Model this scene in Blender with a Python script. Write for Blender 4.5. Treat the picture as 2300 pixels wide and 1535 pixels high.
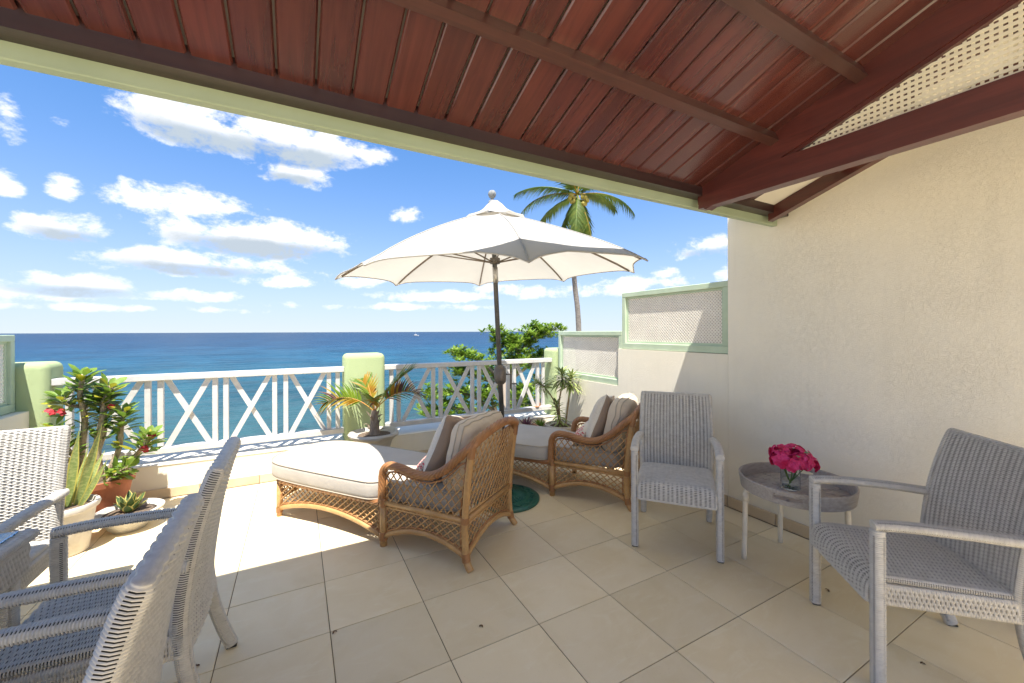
import bpy, math, random
from math import sin, cos, pi, radians, sqrt, atan2, tan
from mathutils import Vector, Matrix, Euler

for o in list(bpy.data.objects):
    bpy.data.objects.remove(o, do_unlink=True)
S = bpy.context.scene
COL = S.collection

# ------------------------------------------------------------------ camera
EYE, FPX, YAW, ROLL, PX, PY = 1.48, 897.0, radians(28.32), -0.0038, 1150.0, 745.06
FW = Vector((sin(YAW), cos(YAW), 0)); R0 = Vector((cos(YAW), -sin(YAW), 0)); U0 = Vector((0, 0, 1))
RT = R0 * cos(ROLL) + U0 * sin(ROLL); UP = -R0 * sin(ROLL) + U0 * cos(ROLL)
cam = bpy.data.cameras.new('camera'); camo = bpy.data.objects.new('camera', cam); COL.objects.link(camo)
cam.sensor_width = 36; cam.lens = 36 * FPX / 2300; cam.shift_y = -(767.5 - PY) / 2300
cam.clip_start = 0.05; cam.clip_end = 200000
mw = Matrix((RT, UP, -FW)).transposed().to_4x4(); mw.translation = (0, 0, EYE)
camo.matrix_world = mw
S.camera = camo

# ------------------------------------------------------------------ sun and sky
SUN_TO = Vector((-0.42, -1.0, 2.66)).normalized()
SUN_EL = math.asin(SUN_TO.z); SUN_AZ = atan2(SUN_TO.x, SUN_TO.y)
SKY_STRENGTH = 0.15
SKY_GAIN = 0.38
HAZE_COL = (0.86, 0.95, 1.0)
CLOUD_LUM, SKY_SAT, SKY_SH = 1.3, 1.3, (1.5, 0.80, 0.30)
sl = bpy.data.lights.new('sun', 'SUN'); sl.energy = 2.0; sl.angle = radians(0.5); sl.color = (1.0, 0.95, 0.87)
so = bpy.data.objects.new('sun', sl); COL.objects.link(so)
so.rotation_euler = (-SUN_TO).to_track_quat('-Z', 'Y').to_euler()
S.view_settings.view_transform = 'Standard'; S.view_settings.look = 'None'
S.view_settings.exposure = 2.5; S.view_settings.gamma = 1.0
S.view_settings.use_curve_mapping = False

W = bpy.data.worlds.new('World'); S.world = W; W.use_nodes = True
W.cycles.sampling_method = 'MANUAL'; W.cycles.sample_map_resolution = 256
nt = W.node_tree; nt.nodes.clear()

class NB:
    """tiny node builder: every method returns an output socket"""
    def __init__(s, tree): s.t = tree
    def node(s, typ, **kw):
        n = s.t.nodes.new(typ)
        for k, v in kw.items(): setattr(n, k, v)
        return n
    def put(s, sock, v):
        if isinstance(v, bpy.types.NodeSocket): s.t.links.new(v, sock)
        elif isinstance(v, (tuple, list)) and sock.type == 'RGBA' and len(v) == 3: sock.default_value = (*v, 1)
        else: sock.default_value = v
    def m(s, op, a, b=0.0, c=0.0, clamp=False):
        n = s.node('ShaderNodeMath', operation=op, use_clamp=clamp)
        s.put(n.inputs[0], a); s.put(n.inputs[1], b); s.put(n.inputs[2], c)
        return n.outputs[0]
    def ramp01(s, v, a, b, smooth=True):
        n = s.node('ShaderNodeMapRange', interpolation_type='SMOOTHSTEP' if smooth else 'LINEAR')
        s.put(n.inputs['Value'], v); s.put(n.inputs['From Min'], a); s.put(n.inputs['From Max'], b)
        return n.outputs['Result']
    def mix(s, f, a, b, blend='MIX'):
        n = s.node('ShaderNodeMix', data_type='RGBA', blend_type=blend)
        s.put(n.inputs[0], f); s.put(n.inputs[6], a); s.put(n.inputs[7], b)
        return n.outputs[2]
    def ramp(s, v, stops):
        n = s.node('ShaderNodeValToRGB'); el = n.color_ramp.elements
        while len(el) < len(stops): el.new(0.5)
        for e, (p, c) in zip(el, stops): e.position = p; e.color = (*c, 1)
        s.put(n.inputs[0], v); return n.outputs[0]
    def xyz(s, v):
        n = s.node('ShaderNodeSeparateXYZ'); s.put(n.inputs[0], v); return n.outputs
    def vec(s, x, y, z):
        n = s.node('ShaderNodeCombineXYZ')
        for i, q in enumerate((x, y, z)): s.put(n.inputs[i], q)
        return n.outputs[0]
    def vscale(s, v, sc):
        n = s.node('ShaderNodeVectorMath', operation='MULTIPLY'); s.put(n.inputs[0], v); s.put(n.inputs[1], sc); return n.outputs[0]
    def vadd(s, v, w):
        n = s.node('ShaderNodeVectorMath', operation='ADD'); s.put(n.inputs[0], v); s.put(n.inputs[1], w); return n.outputs[0]
    def noise(s, v, scale, detail=4, rough=0.55, dist=0.0, dim='3D', col=False):
        n = s.node('ShaderNodeTexNoise', noise_dimensions=dim)
        s.put(n.inputs['Vector'], v); s.put(n.inputs['Scale'], scale); s.put(n.inputs['Detail'], detail)
        s.put(n.inputs['Roughness'], rough); s.put(n.inputs['Distortion'], dist)
        return n.outputs['Color' if col else 'Fac']
    def bump(s, h, strength, dist, normal=None):
        n = s.node('ShaderNodeBump'); s.put(n.inputs['Height'], h); s.put(n.inputs['Strength'], strength); s.put(n.inputs['Distance'], dist)
        if normal is not None: s.put(n.inputs['Normal'], normal)
        return n.outputs[0]

def pix_dir(u, v):
    return (FW + RT * ((u - PX) / FPX) - UP * ((v - PY) / FPX)).normalized()

def build_sky():
    b = NB(nt)
    sky = b.node('ShaderNodeTexSky', sky_type='NISHITA', sun_disc=False)
    sky.sun_elevation = SUN_EL; sky.sun_rotation = SUN_AZ
    sky.altitude = 0; sky.air_density = 1.0; sky.dust_density = 0.1; sky.ozone_density = 2.2
    d = b.node('ShaderNodeTexCoord').outputs['Generated']
    x, y, z = b.xyz(d)
    az = b.m('ARCTAN2', x, y); el = b.m('ARCSINE', z)
    # fractal break-up shared by all clouds
    p = b.vec(az, el, 0.0)
    q = b.vscale(p, (1.0, 1.75, 1.0))
    n1 = b.noise(q, 11.0, 9, 0.66, 0.1, '2D')
    nz = b.m('MULTIPLY', b.m('SUBTRACT', n1, 0.50), 4.6)
    blobs = [  # centre u, v and half sizes in the photograph's scale, weight; the last flag marks grey undersides
        (450, 282, 180, 64, 1.35, 1), (640, 320, 210, 62, 1.35, 1), (795, 338, 85, 26, .95, 0), (655, 388, 92, 30, 1.05, 1),
        (145, 418, 50, 32, 1.25, 0), (287, 410, 28, 16, 1.0, 0), (10, 410, 46, 38, .9, 0),
        (415, 458, 165, 44, 1.15, 0), (150, 512, 115, 42, 1.25, 1), (590, 537, 225, 50, 1.45, 1), (440, 592, 200, 33, 1.35, 1),
        (915, 485, 38, 22, 1.0, 0), (170, 642, 210, 30, 1.3, 1), (20, 655, 170, 26, 1.2, 0), (640, 634, 110, 15, 1.1, 0), (330, 660, 260, 16, .9, 0), (250, 692, 300, 9, .6, 0),
        (800, 626, 140, 20, .85, 0), (1010, 665, 150, 15, .95, 0), (1190, 655, 170, 18, .9, 0), (900, 690, 280, 8, .6, 0), (1590, 556, 92, 28, 1.05, 1),
        (1490, 612, 34, 17, 1.0, 0), (1400, 640, 150, 20, .8, 0), (1630, 618, 30, 24, .9, 0), (20, 265, 40, 46, .75, 0), (140, 272, 62, 14, .5, 0)]
    dens = None; low = None
    for (u, v, w, h, wt, big) in blobs:
        dv = pix_dir(u, v); a0 = atan2(dv.x, dv.y); e0 = math.asin(dv.z)
        dw = pix_dir(u + w, v); aw = abs(atan2(dw.x, dw.y) - a0)
        dh = pix_dir(u, v - h); eh = abs(math.asin(dh.z) - e0)
        vm = b.node('ShaderNodeVectorMath', operation='MULTIPLY_ADD')
        b.put(vm.inputs[0], p); vm.inputs[1].default_value = (1 / aw, 1 / eh, 0); vm.inputs[2].default_value = (-a0 / aw, -e0 / eh, 0)
        dt = b.node('ShaderNodeVectorMath', operation='DOT_PRODUCT'); b.put(dt.inputs[0], vm.outputs[0]); b.put(dt.inputs[1], vm.outputs[0])
        f = b.m('MULTIPLY_ADD', dt.outputs['Value'], -wt, wt)
        dens = f if dens is None else b.m('SMOOTH_MAX', dens, f, 0.2)
        if big:
            yy = b.xyz(vm.outputs[0])[1]
            sh = b.m('MULTIPLY', f, b.m('MULTIPLY_ADD', yy, -1.0, 0.15))
            sh = b.m('MULTIPLY', sh, b.m('GREATER_THAN', f, 0.0))
            low = sh if low is None else b.m('MAXIMUM', low, sh)
    # clouds added all round beyond the view, thicker there to brighten the shade
    g = b.noise(b.vscale(d, (1.0, 1.0, 2.4)), 3.2, 3, 0.58, 0.2)
    out = b.ramp01(b.m('ABSOLUTE', b.m('SUBTRACT', az, YAW)), 0.86, 1.1)
    gfield = b.m('MULTIPLY_ADD', b.m('SUBTRACT', g, 0.51), 9.0, b.m('MULTIPLY_ADD', out, 6.0, -6.0))
    dens = b.m('MAXIMUM', dens, gfield)
    cov = b.ramp01(b.m('ADD', dens, nz), -0.05, 1.15)
    haze = b.ramp01(el, 0.0, 0.16)
    cov = b.m('MULTIPLY', cov, b.m('MULTIPLY_ADD', haze, 0.32, 0.66))
    shade = b.ramp01(b.m('ADD', b.m('MULTIPLY', low, 1.5), b.m('MULTIPLY', b.m('SUBTRACT', n1, 0.5), 0.9)), 0.0, 0.8)
    lum = CLOUD_LUM / SKY_STRENGTH * 2 ** -S.view_settings.exposure
    ccol = b.mix(shade, (lum, lum, lum * 1.0), (lum * 0.46, lum * 0.53, lum * 0.60))
    # soft shoulder so that the bright band above the horizon keeps its pale blue
    hs = b.node('ShaderNodeHueSaturation'); b.put(hs.inputs['Color'], sky.outputs[0]); hs.inputs['Saturation'].default_value = SKY_SAT
    hs.inputs['Value'].default_value = SKY_GAIN
    c = hs.outputs[0]
    kk = SKY_STRENGTH * 2 ** S.view_settings.exposure
    den = b.node('ShaderNodeVectorMath', operation='MULTIPLY_ADD'); b.put(den.inputs[0], c); den.inputs[1].default_value = (kk * SKY_SH[0], kk * SKY_SH[1], kk * SKY_SH[2]); den.inputs[2].default_value = (1, 1, 1)
    dv_ = b.node('ShaderNodeVectorMath', operation='DIVIDE'); b.put(dv_.inputs[0], c); b.put(dv_.inputs[1], den.outputs[0])
    hzf = b.m('MULTIPLY', b.m('POWER', 2.718, b.m('MULTIPLY', b.m('MAXIMUM', el, 0.0), -7.5)), 0.92)
    base = b.mix(hzf, dv_.outputs[0], tuple(q / kk for q in HAZE_COL))
    col = b.mix(cov, base, ccol)
    bg = b.node('ShaderNodeBackground'); b.put(bg.inputs[0], col); bg.inputs[1].default_value = SKY_STRENGTH
    o = b.node('ShaderNodeOutputWorld'); nt.links.new(bg.outputs[0], o.inputs[0])
build_sky()

# ------------------------------------------------------------------ materials
MATS = {}
def newmat(name):
    m = bpy.data.materials.new(name); m.use_nodes = True; m.node_tree.nodes.clear()
    b = NB(m.node_tree); MATS[name] = m
    p = b.node('ShaderNodeBsdfPrincipled'); o = b.node('ShaderNodeOutputMaterial')
    m.node_tree.links.new(p.outputs[0], o.inputs[0])
    return m, b, p
def coords(b, kind='Object', rnd=0.0):
    v = b.node('ShaderNodeTexCoord').outputs[kind]
    if rnd:
        r = b.node('ShaderNodeObjectInfo').outputs['Random']
        v = b.vadd(v, b.vec(b.m('MULTIPLY', r, rnd), b.m('MULTIPLY', r, rnd * 1.7), b.m('MULTIPLY', r, rnd * 0.6)))
    return v
def mat(name, c1, c2=None, scale=4, rough=0.6, bump=None, spec=0.5, coat=0.0, metal=0.0, rnd=0.0, vary=0.0, stretch=(1, 1, 1), detail=5,
        trans=0.0, lo=0.35, hi=0.65, rough2=None):
    m, b, p = newmat(name)
    v = b.vscale(coords(b, 'Object', rnd), stretch)
    c2 = c2 or tuple(q * 0.85 for q in c1)
    n = b.noise(v, scale, detail)
    f = b.ramp01(n, lo, hi)
    col = b.mix(f, c1, c2)
    if vary:
        r = b.node('ShaderNodeObjectInfo').outputs['Random']
        hs = b.node('ShaderNodeHueSaturation'); b.put(hs.inputs['Value'], b.m('MULTIPLY_ADD', r, vary * 2, 1 - vary)); b.put(hs.inputs['Color'], col); col = hs.outputs[0]
    b.put(p.inputs['Base Color'], col)
    p.inputs['Specular IOR Level'].default_value = spec
    p.inputs['Metallic'].default_value = metal
    p.inputs['Coat Weight'].default_value = coat; p.inputs['Coat Roughness'].default_value = 0.15
    if rough2 is not None: b.put(p.inputs['Roughness'], b.m('MULTIPLY_ADD', n, rough2 - rough, rough))
    else: p.inputs['Roughness'].default_value = rough
    if bump:
        b.put(p.inputs['Normal'], b.bump(b.noise(v, bump[0], 5, 0.6), 1.0, bump[1]))
    if trans:
        tr = b.node('ShaderNodeBsdfTranslucent'); b.put(tr.inputs[0], col)
        mx = b.node('ShaderNodeMixShader'); mx.inputs[0].default_value = trans
        m.node_tree.links.new(p.outputs[0], mx.inputs[1]); m.node_tree.links.new(tr.outputs[0], mx.inputs[2])
        o = [n for n in m.node_tree.nodes if n.type == 'OUTPUT_MATERIAL'][0]
        m.node_tree.links.new(mx.outputs[0], o.inputs[0])
    return m

def plaster(name, c1, c2, amp=0.006, stain=0.06):
    m, b, p = newmat(name)
    v = b.node('ShaderNodeTexCoord').outputs['Object']
    big = b.noise(v, 1.3, 5, 0.6)
    col = b.mix(b.ramp01(big, 0.3, 0.7), c1, c2)
    stk = b.noise(b.vscale(v, (5, 5, .45)), 1.6, 5, 0.65)
    col = b.mix(b.m('MULTIPLY', b.ramp01(stk, 0.52, 0.78), 0.22), col, tuple(q * .78 for q in c2))
    sct = b.noise(v, 9, 4, 0.7)
    col = b.mix(b.m('MULTIPLY', b.ramp01(sct, 0.66, 0.8), 0.25), col, tuple(q * .7 for q in c2))
    b.put(p.inputs['Base Color'], col); p.inputs['Roughness'].default_value = 0.85; p.inputs['Specular IOR Level'].default_value = 0.25
    w = b.vadd(v, b.vscale(b.noise(v, 26, 2, 0.5, 0, '3D', True), (0.05, 0.05, 0.05)))
    worm = b.noise(w, 75, 2, 0.45, 1.4)
    ridge = b.ramp01(b.m('ABSOLUTE', b.m('SUBTRACT', worm, 0.5)), 0.0, 0.09)
    patch = b.ramp01(b.noise(v, 2.2, 3), 0.35, 0.65)
    h = b.m('ADD', b.m('MULTIPLY', ridge, b.m('MULTIPLY_ADD', patch, -0.35, -0.4)), b.m('MULTIPLY', b.noise(v, 120, 4, 0.6), 0.8))
    b.put(p.inputs['Normal'], b.bump(h, 1.0, amp))
    return m
plaster('wall_plaster', (0.84, 0.795, 0.675), (0.80, 0.75, 0.625), 0.0008)
plaster('green_plaster', (0.40, 0.48, 0.26), (0.37, 0.445, 0.235), 0.0012)
plaster('ledge_plaster', (0.80, 0.76, 0.66), (0.72, 0.68, 0.58), 0.0008)
mat('white_paint', (0.61, 0.60, 0.575), (0.54, 0.53, 0.505), 9, 0.42, (60, 0.0006))
mat('green_paint', (0.50, 0.60, 0.45), (0.44, 0.54, 0.39), 5, 0.5, (40, 0.0006))
mat('fascia_paint', (0.35, 0.41, 0.27), (0.32, 0.38, 0.245), 3, 0.5, (40, 0.0006))
mat('lattice_plastic', (0.80, 0.76, 0.68), (0.74, 0.70, 0.62), 6, 0.5)
mat('cream_lattice', (0.84, 0.78, 0.60), (0.80, 0.74, 0.56), 6, 0.5)
mat('rust', (0.45, 0.16, 0.04), (0.30, 0.09, 0.02), 60, 0.8)
mat('concrete', (0.55, 0.52, 0.46), (0.45, 0.42, 0.37), 3, 0.9, (30, 0.004))
mat('neighbour_shade_brown', (0.34, 0.27, 0.21), (0.28, 0.22, 0.17), 3, 0.9)  # brown stands in for shade on the wall behind the lattice
mat('grout', (0.27, 0.20, 0.12), (0.13, 0.09, 0.06), 1.7, 0.95)
mat('roof_metal', (0.35, 0.30, 0.27), None, 3, 0.7)

def wood(name, c1, c2, c3, rough=0.3, coat=0.35, axis=1):
    m, b, p = newmat(name)
    v = coords(b, 'Object', 13.0)
    st = [9.0, 9.0, 9.0]; st[axis] = 0.6
    g = b.noise(b.vscale(v, tuple(st)), 3.0, 6, 0.6, 0.6)
    st2 = [70.0, 70.0, 70.0]; st2[axis] = 1.6
    fine = b.noise(b.vscale(v, tuple(st2)), 3.0, 3, 0.6)
    blot = b.noise(v, 2.2, 3, 0.5)
    col = b.mix(b.ramp01(g, 0.3, 0.7), c1, c2)
    col = b.mix(b.m('MULTIPLY', b.ramp01(fine, 0.5, 0.8), 0.22), col, c3)
    col = b.mix(b.m('MULTIPLY', b.ramp01(blot, 0.45, 0.75), 0.5), col, c1)
    r = b.node('ShaderNodeObjectInfo').outputs['Random']
    hs = b.node('ShaderNodeHueSaturation'); b.put(hs.inputs['Value'], b.m('MULTIPLY_ADD', r, 0.3, 0.86)); b.put(hs.inputs['Color'], col)
    b.put(p.inputs['Base Color'], hs.outputs[0])
    b.put(p.inputs['Roughness'], b.m('MULTIPLY_ADD', fine, 0.22, rough)); p.inputs['Coat Weight'].default_value = coat; p.inputs['Coat Roughness'].default_value = 0.22
    b.put(p.inputs['Normal'], b.bump(fine, 0.4, 0.0006))
    return m
wood('board_wood', (0.066, 0.016, 0.012), (0.108, 0.027, 0.019), (0.155, 0.047, 0.033), 0.1, 1.0, 1)
wood('beam_wood', (0.048, 0.018, 0.013), (0.078, 0.028, 0.02), (0.11, 0.043, 0.03), 0.3, 0.4, 0)
wood('eaves_wood', (0.026, 0.011, 0.010), (0.040, 0.016, 0.014), (0.06, 0.026, 0.02), 0.3, 0.3, 0)
wood('truss_wood', (0.062, 0.013, 0.010), (0.105, 0.022, 0.016), (0.15, 0.04, 0.027), 0.28, 0.5, 1)
wood('post_wood', (0.20, 0.16, 0.12), (0.28, 0.23, 0.18), (0.36, 0.31, 0.25), 0.8, 0.0, 2)

def tile_mat(name, c1, c2, c3, k=1.0):
    m, b, p = newmat(name)
    v = coords(b, 'Object', 31.0)
    a = b.noise(v, 2.6, 6, 0.6, 0.8); st = b.noise(b.vscale(v, (1.0, 2.6, 1.0)), 5.0, 7, 0.66, 1.2)
    col = b.mix(b.ramp01(a, 0.35, 0.68), c1, c2)
    col = b.mix(b.m('MULTIPLY', b.ramp01(st, 0.5, 0.72), 0.55), col, c3)
    sp = b.noise(v, 160, 2, 0.5)
    col = b.mix(b.m('MULTIPLY', b.ramp01(sp, 0.66, 0.8), 0.3), col, (0.42, 0.33, 0.22))
    r = b.node('ShaderNodeObjectInfo').outputs['Random']
    hs = b.node('ShaderNodeHueSaturation'); b.put(hs.inputs['Value'], b.m('MULTIPLY_ADD', r, 0.16, 0.90)); b.put(hs.inputs['Color'], col)
    b.put(p.inputs['Base Color'], hs.outputs[0])
    b.put(p.inputs['Roughness'], b.m('MULTIPLY_ADD', st, 0.25, 0.36)); p.inputs['Specular IOR Level'].default_value = 0.4
    b.put(p.inputs['Normal'], b.bump(b.m('ADD', st, b.m('MULTIPLY', sp, 0.3)), 0.5, 0.0012))
tile_mat('floor_tile', (0.82, 0.70, 0.475), (0.77, 0.64, 0.405), (0.85, 0.755, 0.55))
tile_mat('skirting', (0.62, 0.50, 0.34), (0.56, 0.44, 0.29), (0.70, 0.60, 0.44))

# ------------------------------------------------------------------ mesh helpers
class MB:
    def __init__(s): s.v = []; s.f = []; s.uv = None
    def add(s, vs, fs, uvs=None):
        o = len(s.v); s.v += [tuple(q) for q in vs]; s.f += [tuple(i + o for i in f) for f in fs]
        if uvs is not None:
            if s.uv is None: s.uv = [(0, 0)] * o
            s.uv += list(uvs)
        elif s.uv is not None: s.uv += [(0, 0)] * len(vs)
        return s
    def box(s, lo, hi, bev=0.0, M=None):
        x0, y0, z0 = lo; x1, y1, z1 = hi
        if bev <= 0:
            vs = [(x0, y0, z0), (x1, y0, z0), (x1, y1, z0), (x0, y1, z0), (x0, y0, z1), (x1, y0, z1), (x1, y1, z1), (x0, y1, z1)]
            fs = [(0, 3, 2, 1), (4, 5, 6, 7), (0, 1, 5, 4), (1, 2, 6, 5), (2, 3, 7, 6), (3, 0, 4, 7)]
        else:
            c = min(bev, (x1 - x0) * .49, (y1 - y0) * .49, (z1 - z0) * .49); vs = []; idx = {}
            for i, X in enumerate((x0, x1)):
                for j, Y in enumerate((y0, y1)):
                    for k, Z in enumerate((z0, z1)):
                        sx, sy, sz = (1, -1)[i] * c, (1, -1)[j] * c, (1, -1)[k] * c
                        for a, pnt in enumerate(((X, Y + sy, Z + sz), (X + sx, Y, Z + sz), (X + sx, Y + sy, Z))):
                            idx[i, j, k, a] = len(vs); vs.append(pnt)
            g = lambda *q: idx[q]
            fs = []
            for i in (0, 1):
                fs.append([g(i, 0, 0, 0), g(i, 1, 0, 0), g(i, 1, 1, 0), g(i, 0, 1, 0)][::1 if i else -1])
                fs.append([g(0, i, 0, 1), g(1, i, 0, 1), g(1, i, 1, 1), g(0, i, 1, 1)][::-1 if i else 1])
                fs.append([g(0, 0, i, 2), g(1, 0, i, 2), g(1, 1, i, 2), g(0, 1, i, 2)][::1 if i else -1])
            for i in (0, 1):
                for j in (0, 1):
                    fs.append([g(i, j, 0, 0), g(i, j, 0, 1), g(i, j, 1, 1), g(i, j, 1, 0)][::-1 if i == j else 1])
                    fs.append([g(i, 0, j, 0), g(i, 0, j, 2), g(i, 1, j, 2), g(i, 1, j, 0)][::1 if i == j else -1])
                    fs.append([g(0, i, j, 1), g(0, i, j, 2), g(1, i, j, 2), g(1, i, j, 1)][::-1 if i == j else 1])
            for i in (0, 1):
                for j in (0, 1):
                    for k in (0, 1):
                        fs.append([g(i, j, k, 0), g(i, j, k, 1), g(i, j, k, 2)][::1 if (i + j + k) % 2 else -1])
        if M is not None: vs = [M @ Vector(q) for q in vs]
        return s.add(vs, fs)
    def tube(s, path, r, n=8, cap=True, sec=None, up=None):
        """path of points, radius number / list / function(i)->(rx, ry); sec(i, ang)->radius factor"""
        P = [Vector(p) for p in path]; L = len(P); vs = []; fs = []
        T = [(P[min(i + 1, L - 1)] - P[max(i - 1, 0)]).normalized() for i in range(L)]
        a = Vector(up) if up else (Vector((0, 0, 1)) if abs(T[0].z) < .9 else Vector((1, 0, 0)))
        N = (a - T[0] * a.dot(T[0])).normalized()
        for i in range(L):
            N = (N - T[i] * N.dot(T[i])).normalized(); B = T[i].cross(N)
            rr = r[i] if isinstance(r, (list, tuple)) else (r(i) if callable(r) else r)
            rx, ry = rr if isinstance(rr, tuple) else (rr, rr)
            for j in range(n):
                t = 2 * pi * j / n; q = sec(i, t) if sec else 1.0
                vs.append(P[i] + N * (rx * cos(t) * q) + B * (ry * sin(t) * q))
        for i in range(L - 1):
            for j in range(n):
                k = (j + 1) % n
                fs.append((i * n + j, i * n + k, (i + 1) * n + k, (i + 1) * n + j))
        if cap: fs.append(tuple(range(n))[::-1]); fs.append(tuple((L - 1) * n + j for j in range(n)))
        return s.add(vs, fs)
    def lathe(s, prof, n=24, c=(0, 0, 0), wob=None, cap=True):
        vs = []; fs = []; rings = []
        for i, (r, z) in enumerate(prof):
            if r < 1e-6: rings.append([len(vs)]); vs.append((c[0], c[1], c[2] + z)); continue
            rings.append(list(range(len(vs), len(vs) + n)))
            for j in range(n):
                t = 2 * pi * j / n; q = wob(i, t) if wob else 1.0
                vs.append((c[0] + r * q * cos(t), c[1] + r * q * sin(t), c[2] + z))
        for A, B in zip(rings, rings[1:]):
            for j in range(n):
                k = (j + 1) % n
                if len(A) == 1 and len(B) == 1: continue
                if len(A) == 1: fs.append((A[0], B[k], B[j]))
                elif len(B) == 1: fs.append((A[j], A[k], B[0]))
                else: fs.append((A[j], A[k], B[k], B[j]))
        if cap and len(rings[0]) > 1: fs.append(tuple(rings[0])[::-1])
        if cap and len(rings[-1]) > 1: fs.append(tuple(rings[-1]))
        return s.add(vs, fs)
    def prism(s, poly, axis, a, b):
        """polygon of 2-D points swept along an axis (0, 1, 2) from a to b; the points give the other two axes in order"""
        n = len(poly); mk = {0: lambda p, t: (t, p[0], p[1]), 1: lambda p, t: (p[0], t, p[1]), 2: lambda p, t: (p[0], p[1], t)}[axis]
        vs = [mk(p, a) for p in poly] + [mk(p, b) for p in poly]
        fs = [tuple(range(n))[::-1], tuple(range(n, 2 * n))] + [(i, (i + 1) % n, n + (i + 1) % n, n + i) for i in range(n)]
        return s.add(vs, fs)
    def leaf(s, base, d, nrm, ln, w, curl=0.3, fold=0.25, n=4, shape=None, twist=0.0):
        """leaf blade: n segments, 3 vertices across, uv = (across 0..1, along 0..1)"""
        d = Vector(d).normalized(); nrm = Vector(nrm); nrm = (nrm - d * nrm.dot(d))
        nrm = nrm.normalized() if nrm.length > 1e-5 else d.orthogonal().normalized()
        p = Vector(base); vs = []; fs = []; uv = []
        shape = shape or (lambda t: sin(pi * min(1, t ** .8 * .97 + .03)))
        for i in range(n + 1):
            t = i / n; side = d.cross(nrm).normalized()
            if twist: side = Matrix.Rotation(twist * t, 3, d) @ side
            ww = w * .5 * max(shape(t), .02)
            vs += [p - side * ww + nrm * (fold * ww), p.copy(), p + side * ww + nrm * (fold * ww)]
            uv += [(0, t), (.5, t), (1, t)]
            R = Matrix.Rotation(-curl / n, 3, side)
            d = R @ d; nrm = R @ nrm; p = p + d * (ln / n)
        for i in range(n):
            a = i * 3; fs += [(a, a + 1, a + 4, a + 3), (a + 1, a + 2, a + 5, a + 4)]
        return s.add(vs, fs, uv)
    def build(s, name, m, parent=None, smooth=False, loc=None):
        me = bpy.data.meshes.new(name); me.from_pydata(s.v, [], s.f)
        if s.uv is not None:
            l = me.uv_layers.new(name='UVMap'); 
            idx = [0] * len(me.loops); me.loops.foreach_get('vertex_index', idx)
            flat = [c for i in idx for c in s.uv[i]]; l.data.foreach_set('uv', flat)
        if smooth: me.polygons.foreach_set('use_smooth', [True] * len(me.polygons))
        me.materials.append(MATS[m] if isinstance(m, str) else m); me.update()
        o = bpy.data.objects.new(name, me); COL.objects.link(o)
        if parent is not None: o.parent = parent
        if loc is not None: o.location = loc
        return o
def sharp(o, ang=40):
    """smooth shading with hard edges above an angle"""
    me = o.data; me.polygons.foreach_set('use_smooth', [True] * len(me.polygons)); me.set_sharp_from_angle(angle=radians(ang)); return o
def tag(o, label=None, cat=None, group=None, kind=None):
    if label: o['label'] = label
    if cat: o['category'] = cat
    if group: o['group'] = group
    if kind: o['kind'] = kind
    return o
def empty(name, loc=(0, 0, 0), rz=0.0):
    o = bpy.data.objects.new(name, None); COL.objects.link(o); o.location = loc; o.rotation_euler = (0, 0, rz); o.empty_display_size = 0.1
    return o
def dup(o, parent=None):
    c = o.copy(); COL.objects.link(c); c.parent = parent
    for ch in list(o.children): dup(ch, c)
    return c
def lerp(a, b, t): return a + (b - a) * t
def bez(pts, n):
    """Catmull-Rom through the points, n samples per span"""
    P = [Vector(p) for p in pts]; out = []
    for i in range(len(P) - 1):
        p0 = P[max(i - 1, 0)]; p1 = P[i]; p2 = P[i + 1]; p3 = P[min(i + 2, len(P) - 1)]
        for k in range(n):
            t = k / n
            out.append(0.5 * ((2 * p1) + (p2 - p0) * t + (2 * p0 - 5 * p1 + 4 * p2 - p3) * t * t + (3 * p1 - p0 - 3 * p2 + p3) * t ** 3))
    out.append(P[-1]); return out
# ------------------------------------------------------------------ large structure
import bmesh
def rbox(name, lo, hi, rad, m, parent=None, seg=4, verts_only=False):
    bm = bmesh.new(); bmesh.ops.create_cube(bm, size=1.0)
    for v in bm.verts:
        v.co = Vector([lerp(lo[i], hi[i], v.co[i] + .5) for i in range(3)])
    es = list(bm.edges)
    if verts_only: es = [e for e in es if not (abs(e.verts[0].co.z - lo[2]) < 1e-6 and abs(e.verts[1].co.z - lo[2]) < 1e-6)]
    bmesh.ops.bevel(bm, geom=es, offset=rad, segments=seg, profile=0.5, affect='EDGES')
    me = bpy.data.meshes.new(name); bm.to_mesh(me); bm.free()
    me.polygons.foreach_set('use_smooth', [True] * len(me.polygons)); me.materials.append(MATS[m])
    o = bpy.data.objects.new(name, me); COL.objects.link(o)
    if parent is not None: o.parent = parent
    return o

XW, YP = 3.20, 4.64           # wall face, parapet inner face
XL = -1.88                    # inner face of the low wall on the other side
FY0 = -1.08                   # roof cut short out of view; sunlit paving added behind bounces light in
FYB = -6.0  # unseen floor and walls run back this far for bounce light
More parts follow.
